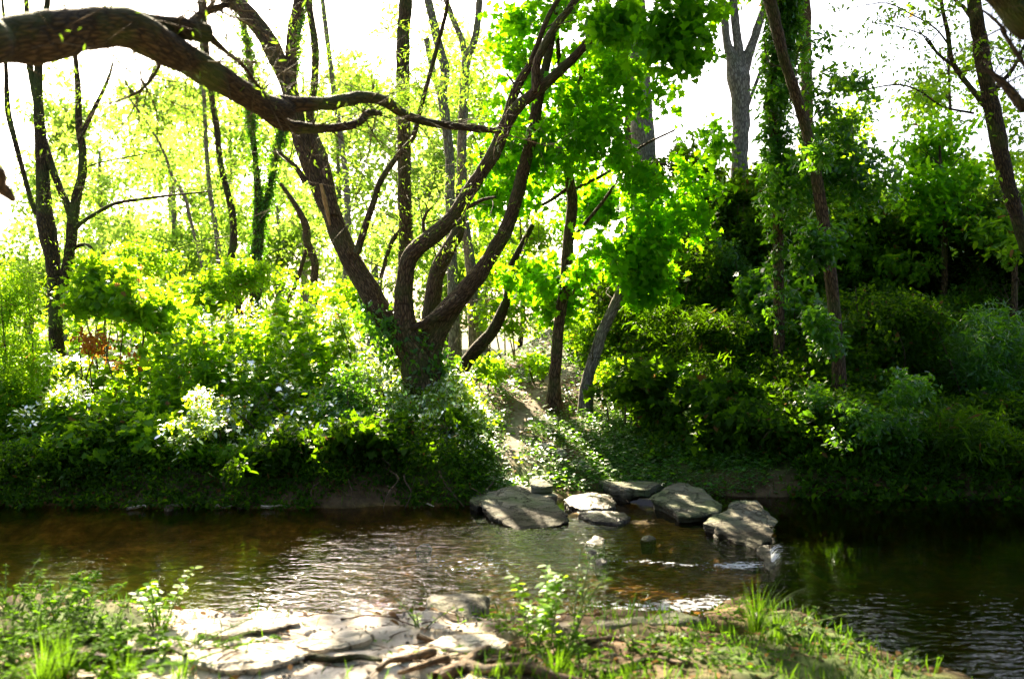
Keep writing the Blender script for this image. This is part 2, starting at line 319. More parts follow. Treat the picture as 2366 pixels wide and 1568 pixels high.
# ------------------------------------------------------------------ water
xs = np.concatenate([np.arange(-30, -6, .8), np.arange(-6, 2.8, .03)]); ys = np.arange(5.2, 12.4, .03)
X, Y, Fc = gridmesh(xs, ys)
q = np.stack([X, Y, X * 0], -1)
rap = np.exp(-((X - 1.35) / .75) ** 2 - ((Y - 7.55) / .42) ** 2) + .9 * np.exp(-((X - 1.75) / .5) ** 2 - ((Y - 8.45) / .22) ** 2)
mid = ss(-2.6, -.6, X) * ss(11.2, 9.6, Y)
near = ss(-2.2, -1.0, X) * ss(7.9, 7.2, Y)
glint_mask = np.exp(-((X + .30 - .4 * (8.6 - Y)) / .42) ** 2 - ((Y - 8.5) / .45) ** 2)  # patch of sun glints: rougher ripples plus painted white flecks
rap = rap + .9 * glint_mask
rip = np.clip(.12 + .6 * mid + .7 * near + rap, 0, 1.3)
Z = fbm(q * np.array([4.2, 7.5, 1]) + fbm(q * 1.3, 2, 43)[:, None] * 2, 3, 41) * (.006 + .022 * mid + .03 * near + .05 * rap)
foam = np.clip(.72 * np.exp(-((X - 1.25) / .7) ** 2 - ((Y - 7.28 - .12 * (X - 1.2)) / .17) ** 2) + .68 * np.exp(-((X - 1.93) / .26) ** 2 - ((Y - 8.5 - .3 * (X - 1.9)) / .12) ** 2) + .5 * np.exp(-((X - 1.3) / .55) ** 2 - ((Y - 8.62 + .22 * (X - 1.3)) / .06) ** 2) + .30 * glint_mask, 0, 1)  # real foam, with white flecks painted in for sun glints
keep = (X < np.interp(Y, LIPY, LIPX) + .30)
kf = keep[Fc].all(1)
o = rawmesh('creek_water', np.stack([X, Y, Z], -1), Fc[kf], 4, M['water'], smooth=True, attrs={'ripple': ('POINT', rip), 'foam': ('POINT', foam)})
struct(o)
u = np.concatenate([np.linspace(0, .35, 18), np.arange(.4, 6, .06), np.geomspace(6.2, 40, 10)]); ys = np.arange(3.0, 12.6, .04)
U, Yp, Fc = gridmesh(u, ys)
LX = np.interp(Yp, LIPY, LIPX) + fbm(np.stack([Yp * 3, Yp * 0, Yp * 0], -1), 3, 51) * .12
Xp = LX + U
q = np.stack([Xp * 5, Yp * 9, Xp * 0], -1)
Zp = .085 - .13 * ss(.17, 0, U) + fbm(q, 3, 52) * .03 * ss(.4, 0, U)
fall = np.exp(-((Yp - 8.75) / .34) ** 2)
foamp = np.clip(.95 * ss(.24, .05, U) * fall * 1.1, 0, 1)
ripp = np.clip(.05 + .9 * ss(.5, 0, U) * ss(9.3, 8.8, Yp) + .5 * ss(8.2, 6.2, Yp), 0, 1)
o = rawmesh('pool_water', np.stack([Xp, Yp, Zp], -1), Fc, 4, M['pool'], smooth=True, attrs={'ripple': ('POINT', ripp), 'foam': ('POINT', foamp)})
struct(o)

# ------------------------------------------------------------------ tubes (trunks, limbs, roots, twigs)
def catmull(Q, n):
    Q = np.asarray(Q, float)
    if len(Q) == 2: Q = np.stack([Q[0], (Q[0] + Q[1]) / 2, Q[1]])
    E = np.vstack([2 * Q[0] - Q[1], Q, 2 * Q[-1] - Q[-2]]); out = []
    for i in range(len(Q) - 1):
        a, b, c, d_ = E[i], E[i + 1], E[i + 2], E[i + 3]
        for t in np.linspace(0, 1, n, endpoint=False):
            out.append(.5 * ((2 * b) + (-a + c) * t + (2 * a - 5 * b + 4 * c - d_) * t * t + (-a + 3 * b - 3 * c + d_) * t ** 3))
    out.append(Q[-1]); return np.array(out)
def tube_arrays(pts, rad, sides=12, sub=6, lump=.12, seed=0, cap=True):
    """returns V,F,UV for a tapering swept tube"""
    S = catmull(np.column_stack([pts, rad]), sub); c = S[:, :3]; r = np.maximum(S[:, 3], .0015)
    T = np.gradient(c, axis=0); T /= np.linalg.norm(T, axis=1, keepdims=True) + 1e-9
    up = np.array([0, 1.0, 0.02]) if abs(T[0][1]) < .9 else np.array([1.0, 0, 0])
    Nn = []; n = np.cross(T[0], up); n /= np.linalg.norm(n)
    for t_ in T:
        n = n - t_ * np.dot(n, t_); n /= np.linalg.norm(n) + 1e-9; Nn.append(n)
    Nn = np.array(Nn); B = np.cross(T, Nn)
    a = np.linspace(0, 2 * np.pi, sides, endpoint=False); k = len(c)
    ca, sa = np.cos(a)[None, :, None], np.sin(a)[None, :, None]
    dirs = Nn[:, None] * ca + B[:, None] * sa
    base = c[:, None] + dirs * r[:, None, None]
    rr = r[:, None]
    if lump: 
        fr = 1.2 / max(.03, r.mean())
        nz = fbm(np.concatenate([base * fr * .5], -1), 3, 60 + seed); rr = rr * (1 + nz * lump * 2.4)
    V = (c[:, None] + dirs * rr[..., None]).reshape(-1, 3)
    ln = np.concatenate([[0], np.cumsum(np.linalg.norm(np.diff(c, axis=0), axis=1))])
    # uv: metres round and along; mirrored round so there is no seam
    um = np.abs(np.linspace(-1, 1, sides, endpoint=False))[None] * np.pi * r.mean() + seed * .37
    UV = np.stack([np.broadcast_to(um, (k, sides)), np.broadcast_to(ln[:, None], (k, sides))], -1).reshape(-1, 2)
    i = np.arange(k * sides).reshape(k, sides); j = np.roll(i, -1, 1)
    Fc = np.stack([i[:-1], j[:-1], j[1:], i[1:]], -1).reshape(-1, 4)
    if cap:
        V = np.vstack([V, c[-1] + T[-1] * r[-1] * .5]); UV = np.vstack([UV, UV[-1]]); m = len(V) - 1
        q = np.stack([i[-1][0::2], i[-1][1::2], np.roll(i[-1][0::2], -1), np.full(sides // 2, m)], -1); Fc = np.vstack([Fc, q])
    return V, Fc, UV
def join(L):
    V, Fc, U = [], [], []; n = 0
    for v, f, u_ in L: V.append(v); Fc.append(f + n); U.append(u_); n += len(v)
    return np.vstack(V), np.vstack(Fc), np.vstack(U)
def tube(name, pts, rad, m, parent=None, sides=12, sub=6, lump=.12, seed=0, origin=None):
    V, Fc, UV = tube_arrays(pts, rad, sides, sub, lump, seed)
    return rawmesh(name, V, Fc, 4, m, parent, smooth=True, uv=UV, origin=origin)
def px_path(pts, D0, D1=None, grow=1.0):
    D1 = D1 or D0; Q, R = [], []
    for k, (x, y, w_) in enumerate(pts):
        D = D0 + (D1 - D0) * k / max(1, len(pts) - 1); Q.append(P(x, y, D)); R.append(w_ / 2 / F * D * grow)
    return np.array(Q), np.array(R)
def root_it(Q, R, flare=1.35):
    x, y, z = Q[0]; g0 = gz(x, y)
    if z > g0 + .15:
        step = Q[0] - Q[1]; step = step / (abs(step[2]) + 1e-6) * .25
        m = np.array([x + step[0] * (z - g0) * 1.2, y, g0]); 
        Q = np.vstack([[m[0], y, g0 - .25], m, Q]); R = np.concatenate([[R[0] * flare * 1.15, R[0] * flare], R])
    else:
        Q = np.vstack([[x, y, min(z, g0) - .25], Q]); R = np.concatenate([[R[0] * flare], R])
    return Q, R
def extend_up(Q, R, L=3.5, seed=0):
    dv = Q[-1] - Q[-2]; dv /= np.linalg.norm(dv); r = np.random.default_rng(seed)
    q = Q[-1]; rr = R[-1]; 
    for k in range(4):
        dv = dv + r.normal(0, .12, 3) + np.array([0, 0, .12]); dv /= np.linalg.norm(dv); q = q + dv * L / 4; rr *= .72
        Q = np.vstack([Q, q]); R = np.append(R, rr)
    return Q, R
def twigs_on(paths, n, length, r0, seed, up=.3, droop=0, kids=3):
    """side twigs with a second order, returns list of tube arrays and tips"""
    r = np.random.default_rng(seed); out = []; tips = []
    for _ in range(n):
        Q, R = paths[r.integers(len(paths))]; t = r.uniform(.25, 1) * (len(Q) - 1); i = min(int(t), len(Q) - 2); f = t - i
        p = Q[i] * (1 - f) + Q[i + 1] * f; ax = Q[i + 1] - Q[i]; ax /= np.linalg.norm(ax)
        dv = r.normal(0, 1, 3); dv -= ax * dv.dot(ax) * .6; dv += ax * .5 + np.array([0, 0, up]); dv /= np.linalg.norm(dv)
        L = length * r.uniform(.5, 1.3); rr = min(r0 * r.uniform(.6, 1.2), .6 * (R[i] * (1 - f) + R[i + 1] * f))
        q = [p]; v = dv.copy()
        for k in range(4):
            v = v + r.normal(0, .25, 3) + np.array([0, 0, -droop * k * .2]); v /= np.linalg.norm(v); q.append(q[-1] + v * L / 4)
        q = np.array(q); out.append(tube_arrays(q, rr * np.array([1, .75, .55, .4, .2]), 4, 3, 0)); tips += [q[2], q[3], q[4]]
        for _k in range(kids):
            j = r.integers(1, 5); v2 = r.normal(0, 1, 3) * .7 + v; v2 /= np.linalg.norm(v2); e = [q[j]]
            for k in range(3): v2 = v2 + r.normal(0, .25, 3) + np.array([0, 0, -droop * .3]); v2 /= np.linalg.norm(v2); e.append(e[-1] + v2 * L * .17)
            e = np.array(e); out.append(tube_arrays(e, rr * np.array([.4, .3, .22, .12]), 4, 2, 0)); tips += [e[-1], e[-2]]
    return out, np.array(tips)

# ------------------------------------------------------------------ leaves
def shape(kind):
    if kind == 'quad': v = [(0, 0, 0), (.5, .27, .06), (1, 0, 0), (.5, -.27, .06)]
    elif kind == 'lance': v = [(0, 0, 0), (.4, .09, .02), (1, 0, -.06), (.4, -.09, .02)]
    elif kind == 'oval': v = [(0, 0, 0), (.28, .24, .05), (.68, .2, .04), (1, 0, -.05), (.68, -.2, .04), (.28, -.24, .05)]
    elif kind == 'blade': v = [(0, -.02, 0), (0, .02, 0), (.5, .016, .03), (1, 0, -.1), (.5, -.016, .03)]
    elif kind == 'maple':
        h = [(0, 0), (.02, .16), (-.10, .40), (.14, .30), (.32, .52), (.40, .28), (.70, .26), (.66, .12)]
        v = [(x, y, abs(y) * .22 - .1 * x * x) for x, y in h] + [(1, 0, -.12)] + [(x, -y, abs(y) * .22 - .1 * x * x) for x, y in h[:0:-1]]
    return np.array(v, float)
def leaf_geo(pos, dirv, nrm, size, kind):
    T = shape(kind); n = len(pos)
    dirv = dirv / (np.linalg.norm(dirv, axis=1, keepdims=True) + 1e-9)
    side = np.cross(nrm, dirv); side /= np.linalg.norm(side, axis=1, keepdims=True) + 1e-9
    up = np.cross(dirv, side)
    V = pos[:, None] + size[:, None, None] * (T[None, :, 0:1] * dirv[:, None] + T[None, :, 1:2] * side[:, None] + T[None, :, 2:3] * up[:, None])
    return V.reshape(-1, 3), np.arange(n * len(T)).reshape(n, len(T)), len(T)
def spray(centers, per, L, r, flat=.6, droop=.2, tl=.55):
    """leaves set along a short twig at each clump centre -> pos, dir, normal"""
    n = len(centers); a = r.uniform(0, 2 * np.pi, n); v = np.stack([np.cos(a), np.sin(a), r.normal(-droop, .4, n)], -1)
    v /= np.linalg.norm(v, axis=1, keepdims=True); LL = L * r.uniform(.5, 1.3, n)
    t = r.uniform(-.5, .5, (n, per)); pos = centers[:, None] + v[:, None] * (t * LL[:, None])[..., None] + r.normal(0, L * .13, (n, per, 3))
    pos[..., 2] -= np.abs(t) * LL[:, None] * droop
    dv = v[:, None] * .6 + r.normal(0, .6, (n, per, 3)); dv[..., 2] -= droop * .8
    nr = np.stack([r.normal(0, flat, (n, per)), r.normal(0, flat, (n, per)), np.ones((n, per))], -1)
    cl = np.repeat(r.uniform(0, 1, n), per)
    return pos.reshape(-1, 3), dv.reshape(-1, 3), nr.reshape(-1, 3), cl
def ell(c, rad, n, r, shell=.35, gap=.0, gs=1.6, seed=0):
    """points in an ellipsoid, denser to the outside, thinned by noise so gaps open"""
    u_ = r.normal(0, 1, (n * 3, 3)); u_ /= np.linalg.norm(u_, axis=1, keepdims=True)
    q = r.uniform(0, 1, (n * 3, 1)) ** shell; lump = 1 + fbm(u_ * 1.7 + np.asarray(c) * .7, 3, seed + 5)[:, None] * .9
    p = np.asarray(c) + u_ * q * np.asarray(rad) * lump
    k = fbm(p * gs, 3, 77 + seed) > (gap - .5) * .5
    return p[k][:n]
def foliage(name, blobs, leaf, size, m, parent, seed, per=9, spread=.30, flat=.7, droop=.2, gap=.5, gs=1.6, clipg=True, label=None, extra=None):
    """blobs: list of (centre, radii, leaf count)"""
    r = np.random.default_rng(seed); cs = []
    for c, rad, n in blobs: cs.append(ell(c, rad, max(3, int(n / per)), r, .45, gap, gs, seed))
    if extra is not None: cs.append(extra)
    cs = np.vstack(cs); 
    if clipg:
        hz = ground(cs[:, 0], cs[:, 1])[0]; cs = cs[cs[:, 2] > np.maximum(hz, 0) + .04]
    pos, dv, nr, cl = spray(cs, per, spread, r, flat, droop)
    sz = size * r.uniform(.55, 1.25, len(pos))
    V, Fc, ns = leaf_geo(pos, dv, nr, sz, leaf)
    tint = np.clip(.55 * cl + .45 * r.uniform(0, 1, len(pos)), 0, 1)
    odd = r.uniform(0, 1, len(pos)) < .012; tint = np.where(odd, 1.0, tint * .97)
    o = rawmesh(name, V, Fc, ns, m, parent, attrs={'tint': ('FACE', tint)})
    if label: o['label'] = label
    return o
def pxblob(px, py, D, rx, ry, rd, n): return (P(px, py, D), (rx / F * D, rd, ry / F * D), n)

def tree(name, label, stems, m, D, base=0, group=None, ext=3.5, cat='tree', tw=0, twl=1.0, twr=.012, seed=1, twm=None, crown=None, up=.3, droop=0.0, rooted=(0,), grow=1.0, names=None, tipleaf=None):
    """stems: list of px polylines (x,y,width[,]) optionally (points, D0, D1)"""
    paths = []
    for k, s in enumerate(stems):
        pts, d0, d1 = s if isinstance(s, tuple) else (s, D, D)
        Q, R = px_path(pts, d0, d1, grow)
        if k in rooted: Q, R = root_it(Q, R)
        if pts[-1][1] <= 6: Q, R = extend_up(Q, R, ext, seed * 31 + k)
        paths.append((Q, R))
    b = paths[0][0][1].copy(); b[2] = gz(b[0], b[1])
    t = thing(name, label, cat, b, group)
    for k, (Q, R) in enumerate(paths):
        nm = (names[k] if names else ('trunk' if k == 0 else 'branch'))
        big = R.max() > .04
        tube(nm, Q, R, m, t, sides=18 if big else 8, sub=9 if big else 5, lump=.16 if big else .1, seed=seed * 7 + k)
    tips = None
    if tw:
        tws, tips = twigs_on(paths, tw, twl, twr, seed, up, droop)
        V, Fc, U = join(tws); rawmesh('twig_sprays', V, Fc, 4, twm or M['twig'], t, smooth=True, uv=U)
    if tipleaf is not None:                                   # leaves carried by the twigs
        lf, size, lm, per, rep, spread = tipleaf; r = np.random.default_rng(seed + 9)
        cs = np.repeat(tips, rep, 0) + r.normal(0, spread * .8, (len(tips) * rep, 3))
        ex = cs
    else: ex = None
    if crown or ex is not None:
        kw = dict(crown[1]) if crown else {}
        bl = crown[0] if crown else []
        if ex is not None: foliage('crown' if not crown else 'leaf_sprays', [], lf, size, lm, t, seed + 3, per=per, spread=spread, extra=ex, flat=.9, droop=.35)
        if crown: foliage('crown', bl, parent=t, seed=seed, **kw)
    return t, paths

def path_ivy(paths, which, lo, hi, n, size, m, parent, seed, rad=.12, name='ivy', leaf='oval', label=None):
    r = np.random.default_rng(seed); cs = []
    for w_ in which:
        Q, R = paths[w_]; S = catmull(np.column_stack([Q, R]), 8); S = S[(S[:, 2] > lo) & (S[:, 2] < hi)]
        if len(S) < 2: continue
        i = r.integers(0, len(S), n); a = r.uniform(0, 2 * np.pi, n); k = S[i, 3] + rad * r.uniform(0, 1, n) ** 1.5
        k = k * (1 + 1.0 * np.clip(fbm(np.stack([S[i, 2] * 2, a, a * 0], -1), 2, seed), -.4, .6))
        cs.append(np.stack([S[i, 0] + np.cos(a) * k, S[i, 1] + np.sin(a) * k, S[i, 2] + r.normal(0, .05, n)], -1))
    return foliage(name, [], leaf, size, m, parent, seed, per=5, spread=.14, flat=1.0, droop=.4, extra=np.vstack(cs), label=label)

# ------------------------------------------------------------------ the trees
WG = 'far bank trunks'
# overhanging limb, its trunk stands outside the frame to the left
A0 = np.array([-3.4, 4.2, gz(-3.4, 4.2)])
t = thing('leaning_tree', 'thick mossy limb arching in from the left edge over the creek', 'tree', A0)
Q = np.array([A0 + (0, 0, -.3), A0 + (-.05, 0, .8), A0 + (0, .05, 1.9), A0 + (.35, .15, 2.8)]); tube('trunk', Q, [.30, .24, .21, .16], M['darkbark'], t, 20, 8)
limb = [(-250, 215, 150), (-90, 120, 125), (0, 96, 108), (100, 84, 112), (200, 66, 96), (300, 66, 88), (370, 105, 80), (430, 135, 72), (500, 178, 64), (560, 216, 60), (620, 244, 54), (665, 252, 44)]
Q1, R1 = px_path(limb, 4.3, 6.6); Q1[0] = A0 + (.30, .12, 2.6); tube('limb', Q1, R1, M['darkbark'], t, 20, 10, .22, 3)
subl = [([(620, 240, 46), (700, 241, 34), (770, 238, 32), (830, 225, 30), (885, 232, 26), (930, 262, 22), (985, 282, 20), (1050, 292, 18), (1110, 298, 17), (1165, 306, 10)], 6.5, 8.2),
        ([(600, 245, 40), (650, 285, 34), (710, 296, 25), (770, 296, 21), (825, 285, 20), (850, 262, 19), (880, 262, 12)], 6.5, 7.4),
        ([(310, 55, 60), (380, 62, 50), (440, 70, 52), (478, 78, 46)], 5.6, 5.9),
        ([(478, 80, 22), (520, 118, 12), (560, 150, 10), (600, 205, 8), (628, 245, 6)], 5.9, 6.4),
        ([(373, 140, 9), (355, 175, 8), (330, 205, 8), (297, 224, 6)], 5.7, 5.9),
        ([(430, 60, 20), (470, 30, 18), (520, 10, 16), (560, -30, 14)], 5.8, 6.1)]
pth = [(Q1, R1)]
for k, (p_, a, b) in enumerate(subl):
    Qk, Rk = px_path(p_, a, b); tube('branch', Qk, Rk, M['darkbark'], t, 12, 7, .22, 5 + k); pth.append((Qk, Rk))
Qk, Rk = px_path([(-200, 340, 44), (-80, 388, 40), (0, 432, 34), (30, 460, 17)], 3.9, 4.2); Qk[0] = A0 + (.02, .05, 2.3)
tube('branch', Qk, Rk, M['darkbark'], t, 12, 7, .15, 12)['label'] = 'broken stub poking in at the left edge'
tws, tips = twigs_on(pth, 130, .6, .006, 21, .3, .3, kids=5); V, Fc, U = join(tws); rawmesh('twig_sprays', V, Fc, 4, M['twig'], t, smooth=True, uv=U)
r = np.random.default_rng(5); tips = tips[2::7]; ex = tips + r.normal(0, .06, (len(tips), 3))
foliage('leaf_sprays', [], 'lance', .05, M['willow'], t, 23, per=3, spread=.2, extra=ex, flat=1, droop=.5)
foliage('crown', [((-4, -1.5, 6), (4.5, 3.5, 2), 9000), ((-2.0, -3.5, 5), (4.5, 2.0, 2), 7000)], 'quad', .24, M['shade'], t, 27, per=10, spread=.6, gap=.4, gs=.8)  # unseen crown over and behind the camera, added to block skylight

# main many stemmed willow
HS = [
 ([(975, 850, 84), (950, 800, 80), (925, 765, 66), (880, 722, 58), (855, 673, 52), (832, 635, 48), (811, 600, 47), (786, 548, 46), (765, 490, 44), (735, 425, 42), (706, 350, 40), (690, 300, 40), (672, 215, 40), (645, 145, 40), (608, 75, 40), (561, 20, 38), (535, 0, 36)], 14.4, 14.8),
 ([(768, 500, 34), (757, 430, 32), (742, 362, 30), (722, 308, 24), (716, 250, 18), (726, 200, 17), (728, 109, 17), (714, 0, 15)], 14.5, 14.9),
 ([(672, 215, 30), (672, 150, 26), (674, 80, 24), (690, 0, 22)], 14.7, 15),
 ([(706, 420, 16), (681, 384, 10), (645, 352, 7)], 14.5, 14.4),
 ([(824, 585, 18), (845, 520, 16), (862, 471, 15), (880, 417, 14), (920, 359, 13), (953, 319, 12), (971, 254, 11), (989, 188, 10), (1010, 109, 10), (1029, 36, 9), (1035, 0, 8)], 14.3, 14.0),
 ([(960, 830, 70), (938, 770, 56), (934, 700, 46), (936, 650, 42), (945, 600, 40), (967, 572, 40), (1010, 536, 38), (1040, 508, 36), (1068, 468, 34), (1101, 416, 32), (1130, 372, 32), (1150, 335, 32), (1173, 280, 30), (1205, 238, 28), (1246, 206, 26), (1318, 141, 22), (1365, 90, 20), (1409, 36, 16), (1440, 0, 14)], 14.3, 13.2),
 ([(1158, 315, 22), (1180, 240, 22), (1200, 190, 21), (1222, 155, 18), (1240, 110, 14), (1262, 50, 12), (1290, 0, 11)], 13.8, 13.5),
 ([(1238, 212, 24), (1240, 150, 20), (1262, 98, 19), (1290, 52, 18), (1329, 0, 16)], 13.4, 13.2),
 ([(1015, 530, 14), (1050, 500, 11), (1083, 478, 9), (1115, 462, 8), (1146, 455, 5)], 13.9, 13.7),
 ([(985, 560, 10), (978, 520, 8), (984, 495, 7), (998, 478, 4)], 14, 13.9),
 ([(985, 850, 76), (990, 780, 50), (996, 727, 42), (1003, 670, 38), (1012, 625, 36), (1036, 575, 34), (1056, 540, 32), (1062, 500, 26), (1066, 440, 24)], 14.7, 15.3),
 ([(980, 850, 90), (985, 810, 76), (1010, 752, 62), (1045, 705, 48), (1101, 640, 40), (1148, 568, 36), (1173, 520, 33), (1195, 453, 30), (1217, 362, 29), (1231, 308, 28), (1242, 235, 26), (1262, 150, 20), (1280, 60, 16), (1290, 0, 14)], 14.5, 14.3),
]
ht, hp = tree('multi_stemmed_willow', 'large brown willow with several thick stems fanning out of one base at centre', HS, M['bark'], 14.5, tw=46, twl=1.1, twr=.012, seed=2, rooted=(0, 5, 10, 11),
     names=['trunk', 'stem', 'branch', 'branch', 'branch', 'stem', 'branch', 'branch', 'branch', 'branch', 'stem', 'stem'], ext=4.0,
     crown=([pxblob(880, -240, 14.5, 300, 150, 1.4, 900), pxblob(1250, -260, 14.0, 330, 190, 1.9, 12000), pxblob(1450, -220, 13.5, 220, 150, 1.8, 8000), pxblob(660, 60, 15, 160, 110, .8, 700), pxblob(760, 190, 15, 110, 110, .7, 1200), pxblob(870, 230, 14, 90, 70, .5, 1500), pxblob(1000, 170, 15, 90, 150, .8, 1200), pxblob(560, 120, 15, 90, 110, .6, 350), pxblob(1100, 180, 15, 70, 130, .6, 1200), pxblob(830, 380, 14.6, 60, 60, .4, 500)], dict(leaf='lance', size=.085, m=M['willow'], per=16, spread=.4, gap=.5, gs=2.2)),
     tipleaf=('lance', .06, M['willow'], 7, 1, .25))
Qk, Rk = px_path([(1062, 690, 26), (1020, 722, 26), (985, 742, 18), (950, 758, 12)], 14.2, 14.1); tube('branch', Qk, Rk, M['bark'], ht, 10, 6, .3, 77)
Qk, Rk = px_path([(741, 425, 7), (752, 470, 10), (762, 520, 6)], 14.2, 14.2); tube('scar', Qk, Rk, M['wood'], ht, 8, 6, .2, 78)
path_ivy(hp, [0], .7, 2.35, 520, .085, M['ivy'], ht, 31, .3, label='dark glossy ivy hanging on the leaning left stem')

# other trunks on the far bank
TR = dict(tw=14, twl=1.1, twr=.009)
tree('slender_straight_tree', 'straight dark trunk rising vertically behind the central willow crotch', [([(930, 800, 42), (934, 700, 38), (938, 543, 33), (934, 435, 32), (934, 326, 31), (931, 217, 31), (931, 109, 31), (938, 0, 31)]), [(938, 520, 12), (905, 560, 11), (880, 640, 10)]], M['bark'], 15.8, seed=3, tw=22, twl=1.0, tipleaf=('lance', .065, M['willow'], 9, 1, .25))
tree('narrow_tree', 'narrow grey brown trunk bending slightly, left of the two pale stems behind the willow', [[(1050, 760, 26), (1044, 600, 24), (1040, 453, 23), (1040, 380, 22), (1032, 290, 23), (1021, 217, 23), (1028, 163, 22), (1010, 90, 20), (989, 0, 19)]], M['greybark'], 19, seed=4, tw=8, twl=1)
tree('forked_tree', 'grey trunk splitting into a high narrow fork against the white sky', [[(1096, 780, 27), (1087, 611, 24), (1076, 540, 23), (1068, 440, 23), (1068, 326, 23), (1072, 217, 22), (1078, 138, 22), (1094, 101, 18), (1104, 50, 16), (1108, 0, 15)], [(1078, 150, 16), (1066, 90, 15), (1047, 47, 13), (1030, 0, 12)]], M['greybark'], 19.5, seed=5, tw=12, twl=1.2, rooted=(0,), crown=([pxblob(1180, -190, 19, 190, 100, 1.5, 4200), pxblob(1330, -330, 19, 150, 120, 1.5, 3500)], dict(leaf='quad', size=.16, m=M['willow'], per=10, spread=.5, gap=.45)), tipleaf=('lance', .10, M['willow'], 7, 2, .3))  # crown above the frame added to shade the near right bank
tree('pale_leaning_tree', 'pale faded trunk leaning behind the straight dark trunk', [[(800, 640, 17), (803, 500, 16), (800, 420, 14), (792, 350, 13), (770, 200, 12), (745, 0, 11)], [(985, 90, 14), (1000, 160, 14), (1020, 240, 10)]], M['greybark'], 27, seed=6, tw=10, twl=1.5, rooted=(0,), tipleaf=('lance', .14, M['willow'], 7, 2, .4))

tree('twin_stem_tree', 'slim forked tree at far left with two stems joining near its base', [
 [(141, 905, 40), (138, 850, 38), (130, 774, 32), (127, 665, 32), (120, 593, 34), (108, 530, 42), (102, 480, 36), (98, 398, 30), (93, 310, 26), (88, 200, 20), (95, 80, 16), (110, 0, 12)],
 [(132, 690, 24), (150, 640, 24), (163, 570, 24), (168, 520, 26), (176, 460, 22), (190, 400, 20), (190, 340, 18), (182, 290, 16), (180, 200, 13), (172, 109, 9), (168, 60, 7)],
 [(168, 520, 18), (156, 474, 17), (138, 435, 17), (112, 362, 17), (92, 290, 16), (84, 232, 16), (70, 160, 14), (62, 80, 12), (60, 0, 10)],
 [(96, 500, 14), (78, 480, 12), (54, 398, 11), (33, 319, 12), (18, 254, 13), (14, 163, 9), (10, 60, 7), (5, 0, 6)],
 [(190, 310, 12), (212, 262, 11), (235, 217, 9), (253, 174, 6), (262, 140, 4)],
 [(172, 532, 10), (192, 512, 9), (217, 496, 9), (264, 471, 8), (326, 460, 7), (398, 451, 5), (480, 443, 3)],
 [(192, 390, 5), (230, 376, 4), (300, 362, 3), (372, 348, 2)],
 [(166, 580, 8), (185, 566, 8), (208, 570, 8), (217, 596, 6)],
 [(168, 578, 9), (168, 605, 9), (181, 644, 7)]],
 M['darkbark'], 14.6, seed=7, tw=55, twl=.9, twr=.006, droop=.4, crown=([pxblob(300, 10, 15.5, 170, 70, .7, 700), pxblob(230, 170, 15, 90, 70, .5, 350), pxblob(120, 40, 15, 100, 60, .5, 300), pxblob(330, 330, 15.5, 90, 60, .5, 300)], dict(leaf='lance', size=.07, m=M['willow'], per=14, spread=.4, gap=.5, gs=2.2)), tipleaf=('lance', .055, M['willow'], 8, 2, .25))
tree('thin_crooked_tree', 'thinnest crooked stem slanting up to the left beyond the bushes', [[(489, 760, 9), (471, 629, 9), (453, 557, 8), (438, 500, 8), (427, 456, 8), (398, 406, 7), (377, 348, 6), (344, 290, 5), (297, 225, 4)]], M['greybark'], 22, seed=8, tw=12, twl=1.2, twr=.008, tipleaf=('lance', .08, M['willow'], 9, 2, .3))
tree('thin_pale_tree', 'thin pale green stem, middle one of the three slim stems behind the left bushes', [[(516, 760, 13), (507, 611, 12), (498, 521, 11), (489, 471, 11), (478, 362, 10), (471, 217, 9), (466, 100, 9), (462, 0, 8)]], M['greybark'], 21, seed=9, tw=12, twl=1.2, tipleaf=('lance', .075, M['willow'], 9, 2, .3))
tree('knobbly_slim_tree', 'dark knobbly slim stem, right one of the three slim stems behind the left bushes', [[(558, 770, 20), (547, 665, 18), (532, 611, 17), (540, 560, 18), (536, 489, 16), (518, 416, 15), (507, 362, 14), (500, 290, 14), (486, 206, 13), (476, 100, 12), (470, 0, 11)]], M['darkbark'], 20, seed=10, tw=14, twl=1.1, tipleaf=('lance', .075, M['willow'], 9, 2, .3))
vt, vp = tree('ivy_clad_forked_tree', 'ivy covered tree forking in a narrow V under the arching limb', [[(592, 740, 30), (590, 690, 28), (594, 593, 26), (598, 520, 25), (594, 416, 15), (583, 308, 14), (576, 254, 13), (578, 163, 12), (569, 90, 12), (552, 0, 11)], [(600, 515, 18), (623, 435, 14), (641, 344, 13), (655, 290, 12), (668, 220, 11), (685, 120, 10), (700, 0, 9)]], M['darkbark'], 18.5, seed=11, tw=14, twl=1.0, tipleaf=('lance', .065, M['willow'], 9, 2, .3))
path_ivy(vp, [0, 1], 2.0, 9, 1500, .06, M['ivy'], vt, 32, .07)
tree('short_crooked_tree', 'small crooked brown trunk standing between the V tree and the willow', [[(724, 720, 22), (722, 676, 20), (728, 611, 18), (710, 560, 20), (706, 521, 18), (681, 471, 12), (645, 420, 9), (620, 380, 6)], [(645, 740, 12), (680, 665, 11), (703, 593, 9), (712, 560, 8)]], M['bark'], 24, seed=12, tw=14, twl=1.4, rooted=(0, 1), tipleaf=('lance', .08, M['willow'], 9, 2, .35))
